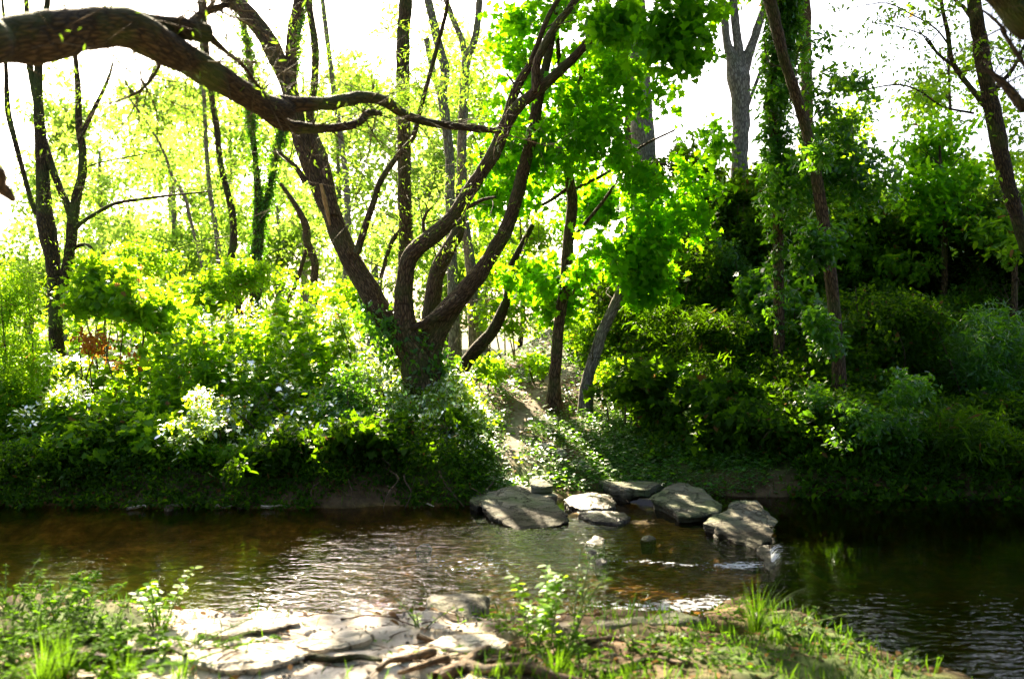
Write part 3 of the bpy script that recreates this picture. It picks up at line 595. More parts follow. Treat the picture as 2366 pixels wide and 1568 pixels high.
# centre right
lt, lp = tree('broad_leaved_maple', 'slim brown maple trunk under a crown of large bright green lobed leaves', [
 [(1281, 890, 30), (1284, 840, 27), (1289, 774, 26), (1297, 710, 26), (1305, 665, 26), (1311, 575, 26), (1322, 471, 26), (1314, 400, 22), (1308, 300, 20), (1316, 240, 19), (1300, 185, 14), (1290, 120, 12), (1285, 0, 10)],
 [(1314, 250, 12), (1337, 192, 10), (1366, 120, 8), (1390, 60, 6), (1400, 0, 5)], [(1318, 440, 8), (1400, 400, 7), (1480, 340, 6), (1560, 300, 4)], [(1312, 600, 8), (1330, 640, 6), (1320, 700, 4)], [(1310, 330, 8), (1240, 260, 7), (1170, 170, 5)], [(1318, 430, 9), (1260, 470, 7), (1180, 500, 5)],
 [(1316, 560, 10), (1390, 470, 8), (1460, 380, 6), (1540, 380, 4)]], M['bark'], 15.0, seed=13, tw=30, twl=.9, twr=.008, ext=3,
 crown=([pxblob(1330, 90, 14.6, 180, 150, .8, 1300), pxblob(1230, 300, 14.8, 120, 190, .7, 1500), pxblob(1430, 330, 14.4, 150, 190, .8, 1700), pxblob(1250, 560, 14.8, 150, 130, .6, 1700), pxblob(1150, 600, 15.4, 60, 60, .5, 350), pxblob(1260, 700, 15.6, 80, 40, .4, 300), pxblob(1345, 450, 16, 110, 110, .6, 1000), pxblob(1200, 430, 15.6, 80, 110, .6, 800), pxblob(1310, 620, 16, 110, 80, .6, 800), pxblob(1500, 620, 15, 100, 80, .7, 1000), pxblob(1390, 200, 15.4, 120, 120, .6, 800), pxblob(1620, 330, 15.5, 60, 60, .5, 300), pxblob(1140, 440, 15.2, 60, 120, .5, 700), pxblob(1420, 560, 14.6, 130, 120, .7, 1100), pxblob(1560, 460, 14.3, 110, 130, .7, 900), pxblob(1520, 60, 12.6, 170, 80, .6, 1700), pxblob(1600, 110, 12.4, 80, 50, .4, 420), pxblob(1180, 60, 15, 60, 90, .6, 300),
         pxblob(1350, -330, 13.6, 300, 160, 1.0, 2400), pxblob(1640, -200, 13.6, 180, 110, .8, 1500)], dict(leaf='maple', size=.135, m=M['maple'], per=8, spread=.40, gap=.56, gs=1.5, flat=.85, droop=.35)))
tree('bent_trunk', 'short leaning trunk with a sunlit left edge right of the maple', [[(1356, 890, 30), (1362, 860, 27), (1380, 803, 27), (1392, 765, 26), (1405, 738, 26), (1431, 683, 25), (1450, 630, 22), (1462, 560, 18), (1470, 480, 14)]], M['greybark'], 14.9, seed=14, tw=8, twl=.7)
tree('sloping_trunk', 'dark trunk sloping up to the right out of the brush beside the willow', [[(1045, 892, 34), (1062, 860, 32), (1085, 825, 30), (1112, 795, 30), (1137, 767, 28), (1158, 725, 24), (1173, 680, 20), (1180, 620, 16), (1230, 520, 12)]], M['darkbark'], 15.4, seed=15, tw=6, twl=.7)
tree('wide_pale_tree', 'wide pale trunk half hidden behind the maple leaves', [[(1505, 760, 60), (1496, 560, 56), (1490, 400, 54), (1485, 300, 54), (1476, 200, 56), (1470, 100, 54), (1466, 0, 48)]], M['greybark'], 20, seed=16, ext=5,
 crown=([pxblob(1480, -260, 20, 260, 160, 2.6, 6000)], dict(leaf='quad', size=.2, m=M['shade'], per=10, spread=.5, gap=.5)))
tree('grey_three_forked_tree', 'smooth grey trunk standing alone against white sky and dividing into three', [
 [(1712, 800, 44), (1712, 560, 42), (1710, 453, 40), (1709, 362, 38), (1712, 290, 40), (1710, 225, 44), (1706, 178, 54), (1696, 140, 34), (1681, 105, 20), (1675, 54, 18), (1670, 0, 17)],
 [(1706, 180, 34), (1708, 130, 26), (1702, 80, 20), (1698, 36, 19), (1694, 0, 18)], [(1712, 180, 36), (1726, 136, 26), (1742, 92, 20), (1752, 60, 19), (1768, 15, 17), (1774, 0, 16)], [(1726, 250, 9), (1734, 228, 8), (1748, 190, 8), (1756, 170, 7), (1770, 158, 4)]],
 M['greybark'], 20.5, seed=17, ext=4.5, tw=8, twl=.7,
 crown=([pxblob(1700, -230, 20, 280, 140, 2.4, 6500), pxblob(2000, -300, 20, 240, 160, 2.4, 5000)], dict(leaf='quad', size=.2, m=M['shade'], per=10, spread=.5, gap=.5)))  # crown mass above the frame, added to darken the right bank
tree('leaning_dark_tree', 'dark leaning trunk crossing in front of the ivy column', [[(1935, 800, 30), (1915, 600, 28), (1885, 400, 26), (1865, 310, 25), (1848, 250, 25), (1832, 199, 25), (1812, 138, 25), (1794, 65, 27), (1779, 0, 28)]], M['bark'], 13.6, seed=18, ext=4, tw=10, twl=.8,
 crown=([pxblob(1750, -240, 13.6, 330, 150, 1.8, 9000), pxblob(1500, -330, 12, 330, 120, 2.2, 6000)], dict(leaf='quad', size=.13, m=M['shade'], per=10, spread=.4, gap=.5)))  # out-of-frame crown mass, put in as shade for the right bank
it, ip = tree('ivy_column_tree', 'trunk wrapped from top to bottom in sunlit ivy right of the grey forked tree', [[(1800, 780, 26), (1797, 480, 24), (1790, 350, 23), (1787, 200, 22), (1790, 100, 20), (1800, 0, 20)], [(1792, 130, 10), (1815, 60, 10), (1830, 0, 9)]], M['bark'], 14.8, seed=19, ext=4,
 crown=([pxblob(1855, 110, 14.6, 60, 90, .5, 800), pxblob(1880, 250, 14.6, 90, 120, .7, 1900), pxblob(1940, 330, 14.4, 90, 110, .7, 1500), pxblob(1860, 420, 14.4, 120, 120, .8, 3000), pxblob(1990, 430, 14.0, 90, 80, .6, 1200), pxblob(1800, 330, 14.6, 45, 200, .4, 1300), pxblob(1885, 430, 13.0, 80, 110, .3, 2600), pxblob(1915, 600, 13.0, 70, 110, .3, 2400), pxblob(1935, 740, 13.0, 70, 80, .3, 1600), pxblob(1960, 240, 14.6, 60, 90, .5, 700)], dict(leaf='oval', size=.10, m=M['ivy'], per=8, spread=.26, gap=.48)))
path_ivy(ip, [0, 1], 2.0, 9, 1500, .085, M['ivy'], it, 33, .17)
tree('added_shade_tree', 'tall tree added to shade the right bank, hidden behind the wide pale trunk', [[(1462, 700, 30), (1458, 400, 28), (1455, 100, 26), (1455, 0, 24)]], M['bark'], 28.5, seed=41, ext=8, crown=([((1.8, 29, 13.6), (4.6, 3.2, 1.8), 10000), ((4.0, 31, 15.0), (4, 2.6, 1.6), 5000)], dict(leaf='quad', size=.26, m=M['shade'], per=10, spread=.7, gap=.45, gs=.8)))  # high crown out of view, added to keep sun off the right bank
tree('added_shade_tree', 'tall tree added to shade the right bank, hidden behind the ivy column', [[(1868, 700, 30), (1866, 400, 28), (1862, 100, 26), (1860, 0, 24)]], M['bark'], 29, seed=42, ext=8, crown=([((7.5, 29, 13.7), (4.6, 3.2, 1.8), 10000), ((13, 29, 14.0), (3.4, 3.2, 2.2), 5000)], dict(leaf='quad', size=.26, m=M['shade'], per=10, spread=.7, gap=.45, gs=.8)))  # second added tree, its unseen crown shades the right bank too
# right edge
tree('leaning_mossy_tree', 'dark mossy trunk leaning left near the right edge with many bare arching twigs', [
 [(2400, 640, 34), (2372, 570, 32), (2355, 520, 30), (2341, 470, 32), (2322, 398, 34), (2304, 308, 38), (2286, 217, 36), (2272, 145, 36), (2261, 72, 33), (2250, 0, 30)],
 [(2290, 262, 16), (2250, 212, 13), (2221, 176, 13), (2199, 138, 12), (2189, 72, 11), (2174, 0, 9)],
 [(2200, 150, 8), (2170, 127, 7), (2138, 90, 5)], [(2196, 109, 5), (2160, 65, 4), (2105, 33, 3), (2051, 8, 3), (1990, 14, 2), (1924, 29, 2)],
 [(2170, 130, 4), (2141, 87, 3), (2087, 65, 3), (2015, 52, 2)], [(2250, 262, 6), (2178, 246, 5), (2123, 210, 4), (2069, 196, 4), (1978, 212, 2)],
 [(2288, 230, 16), (2310, 195, 12), (2340, 160, 9), (2370, 100, 8)], [(2243, 40, 10), (2225, 15, 9), (2207, 0, 8)]],
 M['darkbark'], 11.5, seed=20, tw=60, twl=.75, twr=.006, droop=.3, tipleaf=('oval', .06, M['weed'], 5, 1, .2),
 crown=([pxblob(2330, -330, 11.5, 200, 110, 1.4, 3500), pxblob(2350, 300, 12.5, 50, 160, .5, 500)], dict(leaf='oval', size=.085, m=M['weed'], per=9, spread=.3, gap=.5)))
Bx = np.array([3.7, 4.6, gz(3.7, 4.6)])
t = thing('overhanging_tree', 'dark out of focus limb cutting across the top right corner', 'tree', Bx)
tube('trunk', np.array([Bx + (0, 0, -.3), Bx + (0, 0, .8), Bx + (-.1, .05, 1.8), Bx + (-.5, .1, 2.3)]), [.26, .2, .17, .13], M['darkbark'], t, 18, 8)
Qk, Rk = px_path([(2560, 240, 80), (2440, 110, 76), (2366, 52, 70), (2310, -10, 60), (2230, -90, 50), (2100, -200, 40)], 5.4, 5.4); Qk[0] = Bx + (-.3, .1, 2.2)
tube('limb', Qk, Rk, M['darkbark'], t, 16, 8, .2, 4); pth = [(Qk, Rk)]
for k, p_ in enumerate([[(2480, 330, 34), (2410, 285, 30), (2366, 250, 26), (2330, 205, 22), (2290, 168, 12), (2255, 150, 6)], [(2400, 200, 14), (2359, 138, 11), (2322, 72, 9), (2285, 35, 7), (2262, 20, 4)]]):
    Qk, Rk = px_path(p_, 5.6, 5.9); Qk[0] = Bx + (-.2, .1, 2.0); tube('branch', Qk, Rk, M['darkbark'], t, 10, 6, .2, 40 + k); pth.append((Qk, Rk))
tws, tips = twigs_on(pth, 26, .5, .006, 22, .2, .3); V, Fc, U = join(tws); rawmesh('twig_sprays', V, Fc, 4, M['twig'], t, smooth=True, uv=U)
foliage('crown', [((2.6, 5.2, 5.6), (1.5, 1.3, .5), 3500), ((2.6, 3.0, 5.5), (2.4, 2.0, .9), 5500)], 'oval', .11, M['shade'], t, 24, per=7, spread=.25, extra=None, flat=1)

foliage('crown', [((4.2, .5, 6), (3.6, 3.5, 1.8), 8000), ((3.5, -3.5, 5), (4, 2.5, 2.2), 8000), ((8, 2, 4), (2, 4, 2.5), 6000), ((5.5, 8.5, 7.2), (2.5, 2.5, .9), 7000), ((2.8, 8.0, 7.0), (2.0, 2.0, .7), 4500), ((1.2, 2.2, 6.2), (1.8, 1.6, .8), 2500)], 'quad', .24, M['shade'], t, 28, per=10, spread=.6, gap=.4, gs=.8)  # unseen canopy added overhead, behind and to the right to cut light
o = foliage('added_woodland', [((x_, -7, 2.2), (2.6, 1.2, 2.6), 2600) for x_ in (-9, -5.5, -2, 1.5, 5, 8.5)] + [((10, y_, 2.2), (1.2, 2.6, 2.4), 2200) for y_ in (-3, 1)], 'quad', .26, M['shade'], None, 29, per=10, spread=.6, gap=.3); o['kind'] = 'stuff'  # unseen leaf mass behind the camera, added to block low skylight
# far crowns beyond the bank, left and centre
FARS = [(60, 640, 32, 150, 110, 'pale olive tree low behind the leftmost trunk'), (230, 480, 38, 150, 200, 'sunlit yellow green tree behind the long thin side branch'), (400, 520, 34, 120, 170, 'bright tree between the twin stem tree and the slim stems'),
        (390, 290, 75, 85, 110, 'hazy blue grey tree rising farthest away under the arching limb'), (530, 400, 45, 110, 160, 'pale green tree behind the knobbly slim stem'), (640, 560, 36, 120, 130, 'yellow green tree behind the V shaped ivy tree'),
        (780, 430, 40, 130, 180, 'soft green tree behind the willow left stem'), (860, 600, 30, 110, 130, 'light green tree low between the willow stems'), (990, 420, 36, 120, 190, 'yellow green tree behind the vertical dark trunk'), (1110, 320, 32, 110, 200, 'pale leafy tree at the left edge of the maple crown'),
        (310, 620, 52, 150, 90, 'low pale tree far beyond the hooked branch'), (700, 250, 50, 140, 130, 'feathery tree seen through the top of the willow'),
        (150, 330, 48, 110, 130, 'hazy pale tree behind the twin stem tree forks'), (920, 230, 44, 120, 120, 'pale tree high between the vertical trunk and the willow stem'), (530, 230, 60, 110, 110, 'very pale tree just under the arching limb, right of the blue grey one'), (1040, 600, 26, 100, 110, 'bright green tree low behind the willow crotch'), (480, 640, 44, 130, 90, 'pale low tree behind the feet of the slim stems')]
for k, (px, py, D, rx, ry, lb) in enumerate(FARS):
    b = P(px, py, D); b[2] = gz(b[0], b[1]); t = thing('distant_tree', lb, 'tree', b, 'trees beyond the clearing')
    c = P(px, py, D); top = c[2]; r = np.random.default_rng(300 + k); Rr = 1.35 * rx / F * D; Rz = 1.3 * ry / F * D
    q = np.array([b + (0, 0, -.2), b + (.1, 0, (top - b[2]) * .5), c + (0, 0, Rz * .5)]); tube('trunk', q, [.22, .16, .05], M['greybark'], t, 8, 4)
    bl = [(c + r.normal(0, .42, 3) * (Rr, Rr * .6, Rz), (Rr * r.uniform(.3, .55), Rr * .5, Rz * r.uniform(.25, .45)), 330) for _ in range(16)]
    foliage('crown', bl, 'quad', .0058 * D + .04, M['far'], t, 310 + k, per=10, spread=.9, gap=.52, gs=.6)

wd = np.random.default_rng(66)
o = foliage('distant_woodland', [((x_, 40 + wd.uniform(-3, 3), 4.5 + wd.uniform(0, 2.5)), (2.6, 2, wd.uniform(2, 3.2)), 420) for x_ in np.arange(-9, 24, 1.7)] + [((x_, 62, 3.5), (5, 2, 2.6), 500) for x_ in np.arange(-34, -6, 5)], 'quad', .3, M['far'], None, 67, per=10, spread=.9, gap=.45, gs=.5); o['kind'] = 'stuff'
# right background trees with bright leaves
for k, (px, py, D, rx, ry, n, lb) in enumerate([(1310, 430, 22, 120, 140, 2600, 'sunlit tree seen through the gaps of the maple crown'), (1200, 560, 24, 140, 130, 2600, 'sunlit tree low behind the sloping trunk'), (2170, 400, 17, 150, 130, 3800, 'vivid green sunlit tree behind the dark right hedge'), (2300, 330, 20, 110, 150, 2200, 'yellow green tree behind the leaning mossy trunk'), (2080, 470, 19, 120, 90, 2200, 'bright low tree right of the ivy column'), (1620, 500, 20, 110, 110, 2400, 'dark leafy tree between maple and grey trunk'), (1760, 470, 22, 110, 90, 1800, 'yellow green tree at the foot of the grey forked trunk'), (1930, 330, 24, 120, 110, 1500, 'small leaved tree filling the gap right of the ivy column'), (2330, 480, 16, 90, 100, 2000, 'yellow green tree low at the right edge'), (2190, 190, 22, 150, 110, 1800, 'sparse airy tree behind the arching bare twigs')]):
    c = P(px, py, D); b = c.copy(); b[2] = gz(b[0], b[1]); t = thing('sunlit_tree', lb, 'tree', b, 'leafy trees behind the right bank')
    r = np.random.default_rng(400 + k); Rr = rx / F * D; Rz = ry / F * D
    Q = np.array([b + (0, 0, -.2), (b + c) / 2 + (.1, 0, 0), c + (0, 0, Rz * .6)]); tube('trunk', Q, [.07, .05, .02], M['bark'], t, 8, 5)
    tws, tips = twigs_on([(Q, np.array([.07, .05, .02]))], 10, Rr * .9, .015, 500 + k); V, Fc, U = join(tws); rawmesh('twig_sprays', V, Fc, 4, M['twig'], t, smooth=True, uv=U)
    bl = [(c + r.normal(0, .4, 3) * (Rr, Rr * .5, Rz), (Rr * .5, Rr * .5, Rz * .4), n // 8) for _ in range(8)]
    foliage('crown', bl, 'oval', .14, M['maple'] if k in (0, 2, 4) else M['weed'] if k != 5 else M['shade'], t, 410 + k, per=8, spread=.4, gap=.5, gs=1.2)

# ------------------------------------------------------------------ bushes on the banks
def bush(name, label, blobs, leaf, size, m, seed, group=None, per=9, spread=.28, stems=8, gap=.45, cat='bush', flat=.8, droop=.15, stemm=None):
    c0 = np.mean([b[0] for b in blobs], 0); b0 = np.array([c0[0], c0[1], gz(c0[0], c0[1])]); t = thing(name, label, cat, b0, group)
    r = np.random.default_rng(seed); L = []
    for k in range(stems):
        bl = blobs[r.integers(len(blobs))]; e = bl[0] + r.normal(0, .4, 3) * bl[1]; s = np.array([b0[0] * .4 + e[0] * .6 + r.normal(0, .12), b0[1] * .6 + e[1] * .4, 0]); s[2] = gz(s[0], s[1]) - .08
        if e[2] < s[2] + .2: continue
        mid_ = (s + e) / 2 + r.normal(0, .1, 3); L.append(tube_arrays(np.array([s, mid_, e]), np.array([.016, .012, .004]), 4, 4, 0))
    if L:
        V, Fc, U = join(L); rawmesh('stem_sprays', V, Fc, 4, stemm or M['twig'], t, smooth=True, uv=U)
    foliage('foliage', blobs, leaf, size, m, t, seed, per=per, spread=spread, gap=gap, flat=flat, droop=droop); return t
BG = 'bushes along the far left bank'
bush('feathery_shrub', 'tall feathery shrub at the left edge of the far bank', [pxblob(25, 700, 13, 55, 110, .4, 3000), pxblob(50, 860, 12.8, 60, 120, .5, 3600), pxblob(-40, 800, 13, 60, 150, .5, 2500)], 'lance', .10, M['weed'], 600, BG, stems=14)
bush('leafy_sapling', 'young maple sapling with a thin dark stem right of the twin stem tree', [pxblob(285, 690, 13.8, 95, 60, .6, 1300), pxblob(250, 620, 14, 70, 45, .5, 600), pxblob(370, 720, 13.8, 60, 50, .5, 700), pxblob(200, 690, 13.8, 50, 50, .4, 500)], 'maple', .11, M['weed'], 601, BG, per=7, stems=7, cat='sapling')
bush('rust_leaved_shrub', 'small shrub with rust red leaves beside the leftmost trunk', [pxblob(215, 790, 13.2, 40, 26, .3, 330), pxblob(290, 830, 13.1, 40, 20, .2, 90)], 'oval', .075, M['rust'], 602, BG, stems=4)
bush('rust_leaved_shrub', 'small orange leaved shrub under the V shaped ivy tree', [pxblob(590, 700, 15.5, 28, 22, .3, 110), pxblob(725, 735, 15.5, 35, 22, .3, 140)], 'oval', .085, M['rust'], 603, BG, stems=3)
LB = [(110, 960, 12.6, 110, 90, 4200, 'bush', 'dark bush at the foot of the leftmost trunk'), (60, 1080, 12.0, 100, 90, 3600, 'shade', 'shaded bush over the water at the far left'), (240, 900, 13, 110, 80, 4200, 'bush', 'green bush below the rust red leaves'),
      (270, 1040, 12.0, 130, 90, 5200, 'shade', 'dark green bush hanging over the water left of the sunlit mass'), (430, 860, 13, 110, 100, 4800, 'bush', 'brightly sunlit bush below the thin crooked stem'), (450, 1020, 12.1, 110, 100, 5200, 'bush', 'speckled sunlit bush trailing to the waterline'),
      (560, 820, 13.4, 130, 90, 5200, 'bush', 'brilliantly glaring bush top under the three slim stems'), (620, 960, 12.4, 120, 100, 5200, 'bush', 'glinting bush left of the V tree shadow'), (640, 1070, 11.9, 110, 60, 3600, 'shade', 'low bush with brown speckled leaves above the muddy bank'),
      (740, 840, 13.4, 100, 90, 4600, 'bush', 'sunlit bush between the V tree and the willow'), (790, 960, 12.6, 110, 90, 5000, 'ivy', 'dark leaved bush sprinkled with white glints below the willow'), (890, 930, 13.0, 70, 55, 2400, 'ivy', 'ivy bush wrapping the willow base'),
      (900, 1020, 12.3, 110, 70, 4200, 'shade', 'soft green bush left of the footpath'), (1000, 985, 12.8, 60, 40, 1500, 'shade', 'small bush at the right foot of the willow'), (810, 1080, 11.9, 80, 40, 1600, 'shade', 'low plants above the muddy bank')]
for k, (px, py, D, rx, ry, n, mm, lb) in enumerate(LB):
    D = float(np.interp(py, [820, 860, 900, 960, 1020, 1080], [15.4, 14.6, 13.9, 13.0, 12.3, 11.9])); n = int(n * (.6 if mm == 'bush' else .8))
    r = np.random.default_rng(610 + k)
    bl = [pxblob(px + r.normal(0, .55) * rx, py + r.normal(0, .45) * ry, D + r.normal(0, .3), rx * r.uniform(.35, .85), ry * r.uniform(.4, .8), .5, n // 5) for _ in range(7)]
    bush('bank_bush', lb, bl, ('oval', 'quad', 'maple', 'oval', 'lance')[k % 5], (.07, .06, .09, .10, .12)[k % 5], M[mm], 620 + k, BG, flat=(.3 if mm == 'bush' else .7), per=8, spread=(.26, .2, .3, .35)[k % 4])
BU = [(560, 640, 17, 90, 50, 'yellow green'), (680, 700, 17, 90, 60, ''), (820, 700, 17.5, 70, 60, ''), (330, 600, 18, 90, 40, ''), (450, 690, 17, 90, 40, '')]
for k, (px, py, D, rx, ry, _) in enumerate(BU):
    bush('bank_bush', ['light leafy bush behind the knobbly slim stem', 'light leafy bush behind the orange leaved shrub', 'light leafy bush just left of the willow leaning stem', 'light leafy bush beyond the sapling top', 'light leafy bush at the feet of the thin crooked stem'][k], [pxblob(px, py, D, rx, ry, .8, 2200)], 'oval', .10, M['weed'], 650 + k, 'light bushes behind the left bank', stems=5)
RBG = 'bushes filling the shaded right bank'
RB = [(1560, 640, 15.5, 110, 100, 3400, 'dark bush under the right side of the maple crown'), (1700, 620, 15.5, 120, 100, 3800, 'dark bush at the foot of the grey forked tree'), (1860, 620, 15, 120, 110, 4000, 'dark bush below the ivy column'), (2020, 620, 14.5, 120, 90, 3800, 'dark bush below the bright low tree'),
      (2180, 600, 14.5, 120, 80, 3600, 'dark bush top right of the bank with sunny tips'), (2320, 660, 13.5, 110, 100, 3600, 'dark bush at the right edge below the leaning trunk'), (1620, 790, 14, 90, 90, 3200, 'sunlit speckled bush right of the bent trunk'), (1760, 800, 13.6, 120, 110, 4400, 'large dark bush in the middle of the right bank'),
      (1930, 820, 13.2, 120, 110, 4400, 'large dark bush above the upstream pool'), (2110, 800, 13, 120, 110, 4400, 'broad bush with thin fern like leaves on the right bank'), (2290, 850, 12.6, 120, 120, 4400, 'deep shaded bush at the right edge'), (1640, 950, 12.7, 100, 70, 3000, 'low bush above the stepping slabs'),
      (1820, 980, 12.3, 120, 80, 3800, 'low bush over the pool behind the slabs'), (2010, 1000, 12.0, 120, 90, 3800, 'low overhanging bush over dark water'), (2220, 1020, 11.8, 130, 90, 3800, 'lowest overhanging bush at the right waterline'), (1500, 880, 13.6, 70, 50, 1500, 'small bush right of the path with frond tips')]
for k, (px, py, D, rx, ry, n, lb) in enumerate(RB):
    D = float(np.interp(py, [600, 640, 800, 850, 950, 1020], [18.5, 17.8, 15.2, 14.4, 12.8, 12.1])); n = int(n * 1.15)
    r = np.random.default_rng(700 + k)
    bl = [pxblob(px + r.normal(0, .55) * rx, py + r.normal(0, .45) * ry, D + r.normal(0, .3), rx * r.uniform(.4, .9), ry * r.uniform(.45, .85), .6, n // 5) for _ in range(8)]
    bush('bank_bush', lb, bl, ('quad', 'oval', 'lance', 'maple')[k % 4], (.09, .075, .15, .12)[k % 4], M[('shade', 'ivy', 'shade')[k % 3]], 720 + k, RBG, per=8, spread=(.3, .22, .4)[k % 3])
HB = [(1600, 500, 19, 'tall bush filling the slope left of the grey forked trunk'), (1760, 520, 19.5, 'tall bush filling the slope between the grey trunk and the ivy column'), (1930, 510, 19, 'tall bush filling the slope right of the ivy column'), (2080, 540, 18.5, 'tall bush filling the slope under the vivid green tree'), (2230, 560, 18, 'tall bush filling the slope beside the leaning mossy trunk'), (1640, 560, 19, 'leafy bush on the slope behind the maple'), (1800, 560, 19, 'leafy bush on the slope behind the ivy column'), (1960, 560, 18.5, 'leafy bush on the slope below the bright tree'), (2120, 560, 18, 'leafy bush on the slope left of the leaning trunk'), (2290, 580, 17, 'leafy bush on the slope at the right edge'), (1540, 700, 18, 'leafy bush on the slope right of the bent trunk'), (1480, 640, 20, 'leafy bush high on the slope behind the bent trunk')]
for k, (px, py, D, lb) in enumerate(HB):
    r = np.random.default_rng(780 + k)
    bush('slope_bush', lb, [pxblob(px + r.normal(0, 50), py + r.normal(0, 45), D + r.normal(0, .4), 75, 65, .8, 1000) for _ in range(7)], 'oval', .12, M['weed'] if k in (7, 8) else M['shade'], 790 + k, 'bushes on the slope behind the path', stems=4)
CB = [(1180, 730, 19, 90, 60, 1800, 'bush behind the sloping trunk'), (1390, 760, 18, 90, 60, 1800, 'bush between the maple trunk and the bent trunk'), (1230, 830, 16.5, 60, 30, 900, 'low sunny plants left of the maple foot'), (1440, 860, 15, 60, 35, 1000, 'low sunny plants at the bent trunk foot'), (1120, 850, 15.6, 50, 30, 700, 'low plants beside the sloping trunk foot'), (1160, 620, 20, 80, 60, 1500, 'green bush higher up behind the willow right stem')]
for k, (px, py, D, rx, ry, n, lb) in enumerate(CB):
    bush('slope_bush', lb, [pxblob(px, py, D, rx, ry, .6, n)], 'oval', .10, M['weed'], 750 + k, 'bushes on the slope behind the path', stems=4)

# ------------------------------------------------------------------ ground cover, grass, litter (uncountable)
def scatter(name, n, x0, x1, y0, y1, fn, leaf, size, m, seed, upright=False, label=None, lift=.02):
    r = np.random.default_rng(seed); x = r.uniform(x0, x1, n); y = r.uniform(y0, y1, n); hz, ins_, d_, dn_ = ground(x, y)
    k = fn(x, y, hz, d_, dn_) > r.uniform(0, 1, n); x, y, hz = x[k], y[k], hz[k]; n = len(x)
    pos = np.stack([x, y, hz + r.uniform(0, lift, n)], -1)
    if upright: dv = np.stack([r.normal(0, .35, n), r.normal(0, .35, n), np.ones(n)], -1); nr = r.normal(0, 1, (n, 3))
    else: a = r.uniform(0, 6.28, n); dv = np.stack([np.cos(a), np.sin(a), r.normal(0, .2, n)], -1); nr = np.stack([r.normal(0, .4, n), r.normal(0, .4, n), np.ones(n)], -1)
    V, Fc, ns = leaf_geo(pos, dv, nr, size * r.uniform(.5, 1.4, n), leaf)
    o = rawmesh(name, V, Fc, ns, m, attrs={'tint': ('FACE', r.uniform(0, 1, n))}); o['kind'] = 'stuff'
    return o
patch = lambda x, y, s, f=1.6: fbm(np.stack([x * f, y * f, x * 0], -1), 3, s)
scatter('ground_cover', 90000, -6, 8, 11.5, 20, lambda x, y, h, d_, dn_: (d_ > .15 + .6 * np.exp(-((x + 1.3) / .95) ** 4)) * (1 - onpath(x, y)) * ss(-.2, .05, patch(x, y, 81)) * ss(22, 12, y), 'oval', .065, M['ivy'], 80, lift=.16)
scatter('grass', 110000, -6, 6, 3.5, 16, lambda x, y, h, d_, dn_: np.where(d_ > .1, (1 - onpath(x, y)) * .45 * (y < 15), (dn_ > .04) * (.04 + .6 * ss(-.02, .14, patch(x, y, 82))) * (1 - .93 * ss(.2, -.2, np.abs(x + 1.35) - 1.1))), 'blade', .085, M['grass'], 81, True)
def thicket(name, n, x0, x1, y0, y1, hf, leaf, size, m, seed, per=8, flat=.8):
    r = np.random.default_rng(seed); x = r.uniform(x0, x1, n); y = r.uniform(y0, y1, n); hz, i_, d_, dn_ = ground(x, y); hh = hf(x, y, d_)
    k = hh > .05; x, y, hz, hh = x[k], y[k], hz[k], hh[k]; z = np.maximum(hz, .02) + hh * r.uniform(.05, 1, len(x)) ** .6
    o = foliage(name, [], leaf, size, m, None, seed, per=per, spread=.22, flat=flat, droop=.15, extra=np.stack([x, y, z], -1), clipg=False); o['kind'] = 'stuff'; return o
mud = lambda x: np.exp(-((x + 1.3) / .95) ** 4)
thicket('undergrowth', 10500, -7.5, .1, 11.2, 14.5, lambda x, y, d_: np.where(d_ > -.25, (.40 + 1.4 * patch(x, y, 91, 1.1)) * (.45 + .36 * np.clip(d_, 0, 3.2)) * (1 - .6 * np.exp(-((x + 1.2) / .5) ** 2)) * ss(.3, 1.1, d_) * (1 - .95 * onpath(x, y)) * ss(-.1, -.9, x - .0) , 0), 'oval', .075, M['bush'], 91, flat=.45)
thicket('undergrowth', 7000, -7.5, .1, 11.1, 13.2, lambda x, y, d_: np.where((d_ > -.3) & (d_ < 1.3), (.30 + 1.0 * patch(x, y, 97, 1.3)) * ss(-.35, .3, d_ - .15 * mud(x)) * ss(-.1, -.7, x), 0), 'oval', .06, M['shade'], 97, flat=.7)
scatter('ground_cover', 44000, -.6, 5.0, 11.5, 14.5, lambda x, y, h, d_, dn_: (d_ > .05) * (1 - onpath(x, y)) * (.1 + .7 * ss(-.1, .1, patch(x, y, 87))), 'oval', .045, M['ivy'], 87, lift=.12)
scatter('grass', 22000, -1.5, 3, 11.6, 14.5, lambda x, y, h, d_, dn_: (d_ > .05) * (1 - onpath(x, y)) * ss(-.05, .1, patch(x, y, 89)), 'blade', .075, M['grass'], 88, True)
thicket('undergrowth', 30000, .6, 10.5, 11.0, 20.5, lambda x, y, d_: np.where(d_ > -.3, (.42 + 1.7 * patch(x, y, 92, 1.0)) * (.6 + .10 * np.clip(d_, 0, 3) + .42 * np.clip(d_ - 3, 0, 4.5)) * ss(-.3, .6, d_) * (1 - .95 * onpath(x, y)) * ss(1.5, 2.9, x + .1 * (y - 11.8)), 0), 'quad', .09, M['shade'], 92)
thicket('undergrowth', 4500, -7.5, .1, 11.6, 15.5, lambda x, y, d_: np.where(d_ > .2, (.7 + 2.2 * patch(x, y, 95, .9)) * (.5 + .4 * np.clip(d_, 0, 3)) * (1 - .95 * onpath(x, y)) * ss(-1.8, -2.8, x), 0), 'maple', .11, M['weed'], 95, flat=.45)
scatter('low_weeds', 34000, -6, 6, 3.5, 7.4, lambda x, y, h, d_, dn_: (dn_ > .03) * ss(-.02, .14, patch(x, y, 86) + .05 * ss(.3, 1, x)) * (1 - .9 * ss(.2, -.2, np.abs(x + 1.35) - 1.1)), 'oval', .04, M['nearweed'], 86, lift=.06)
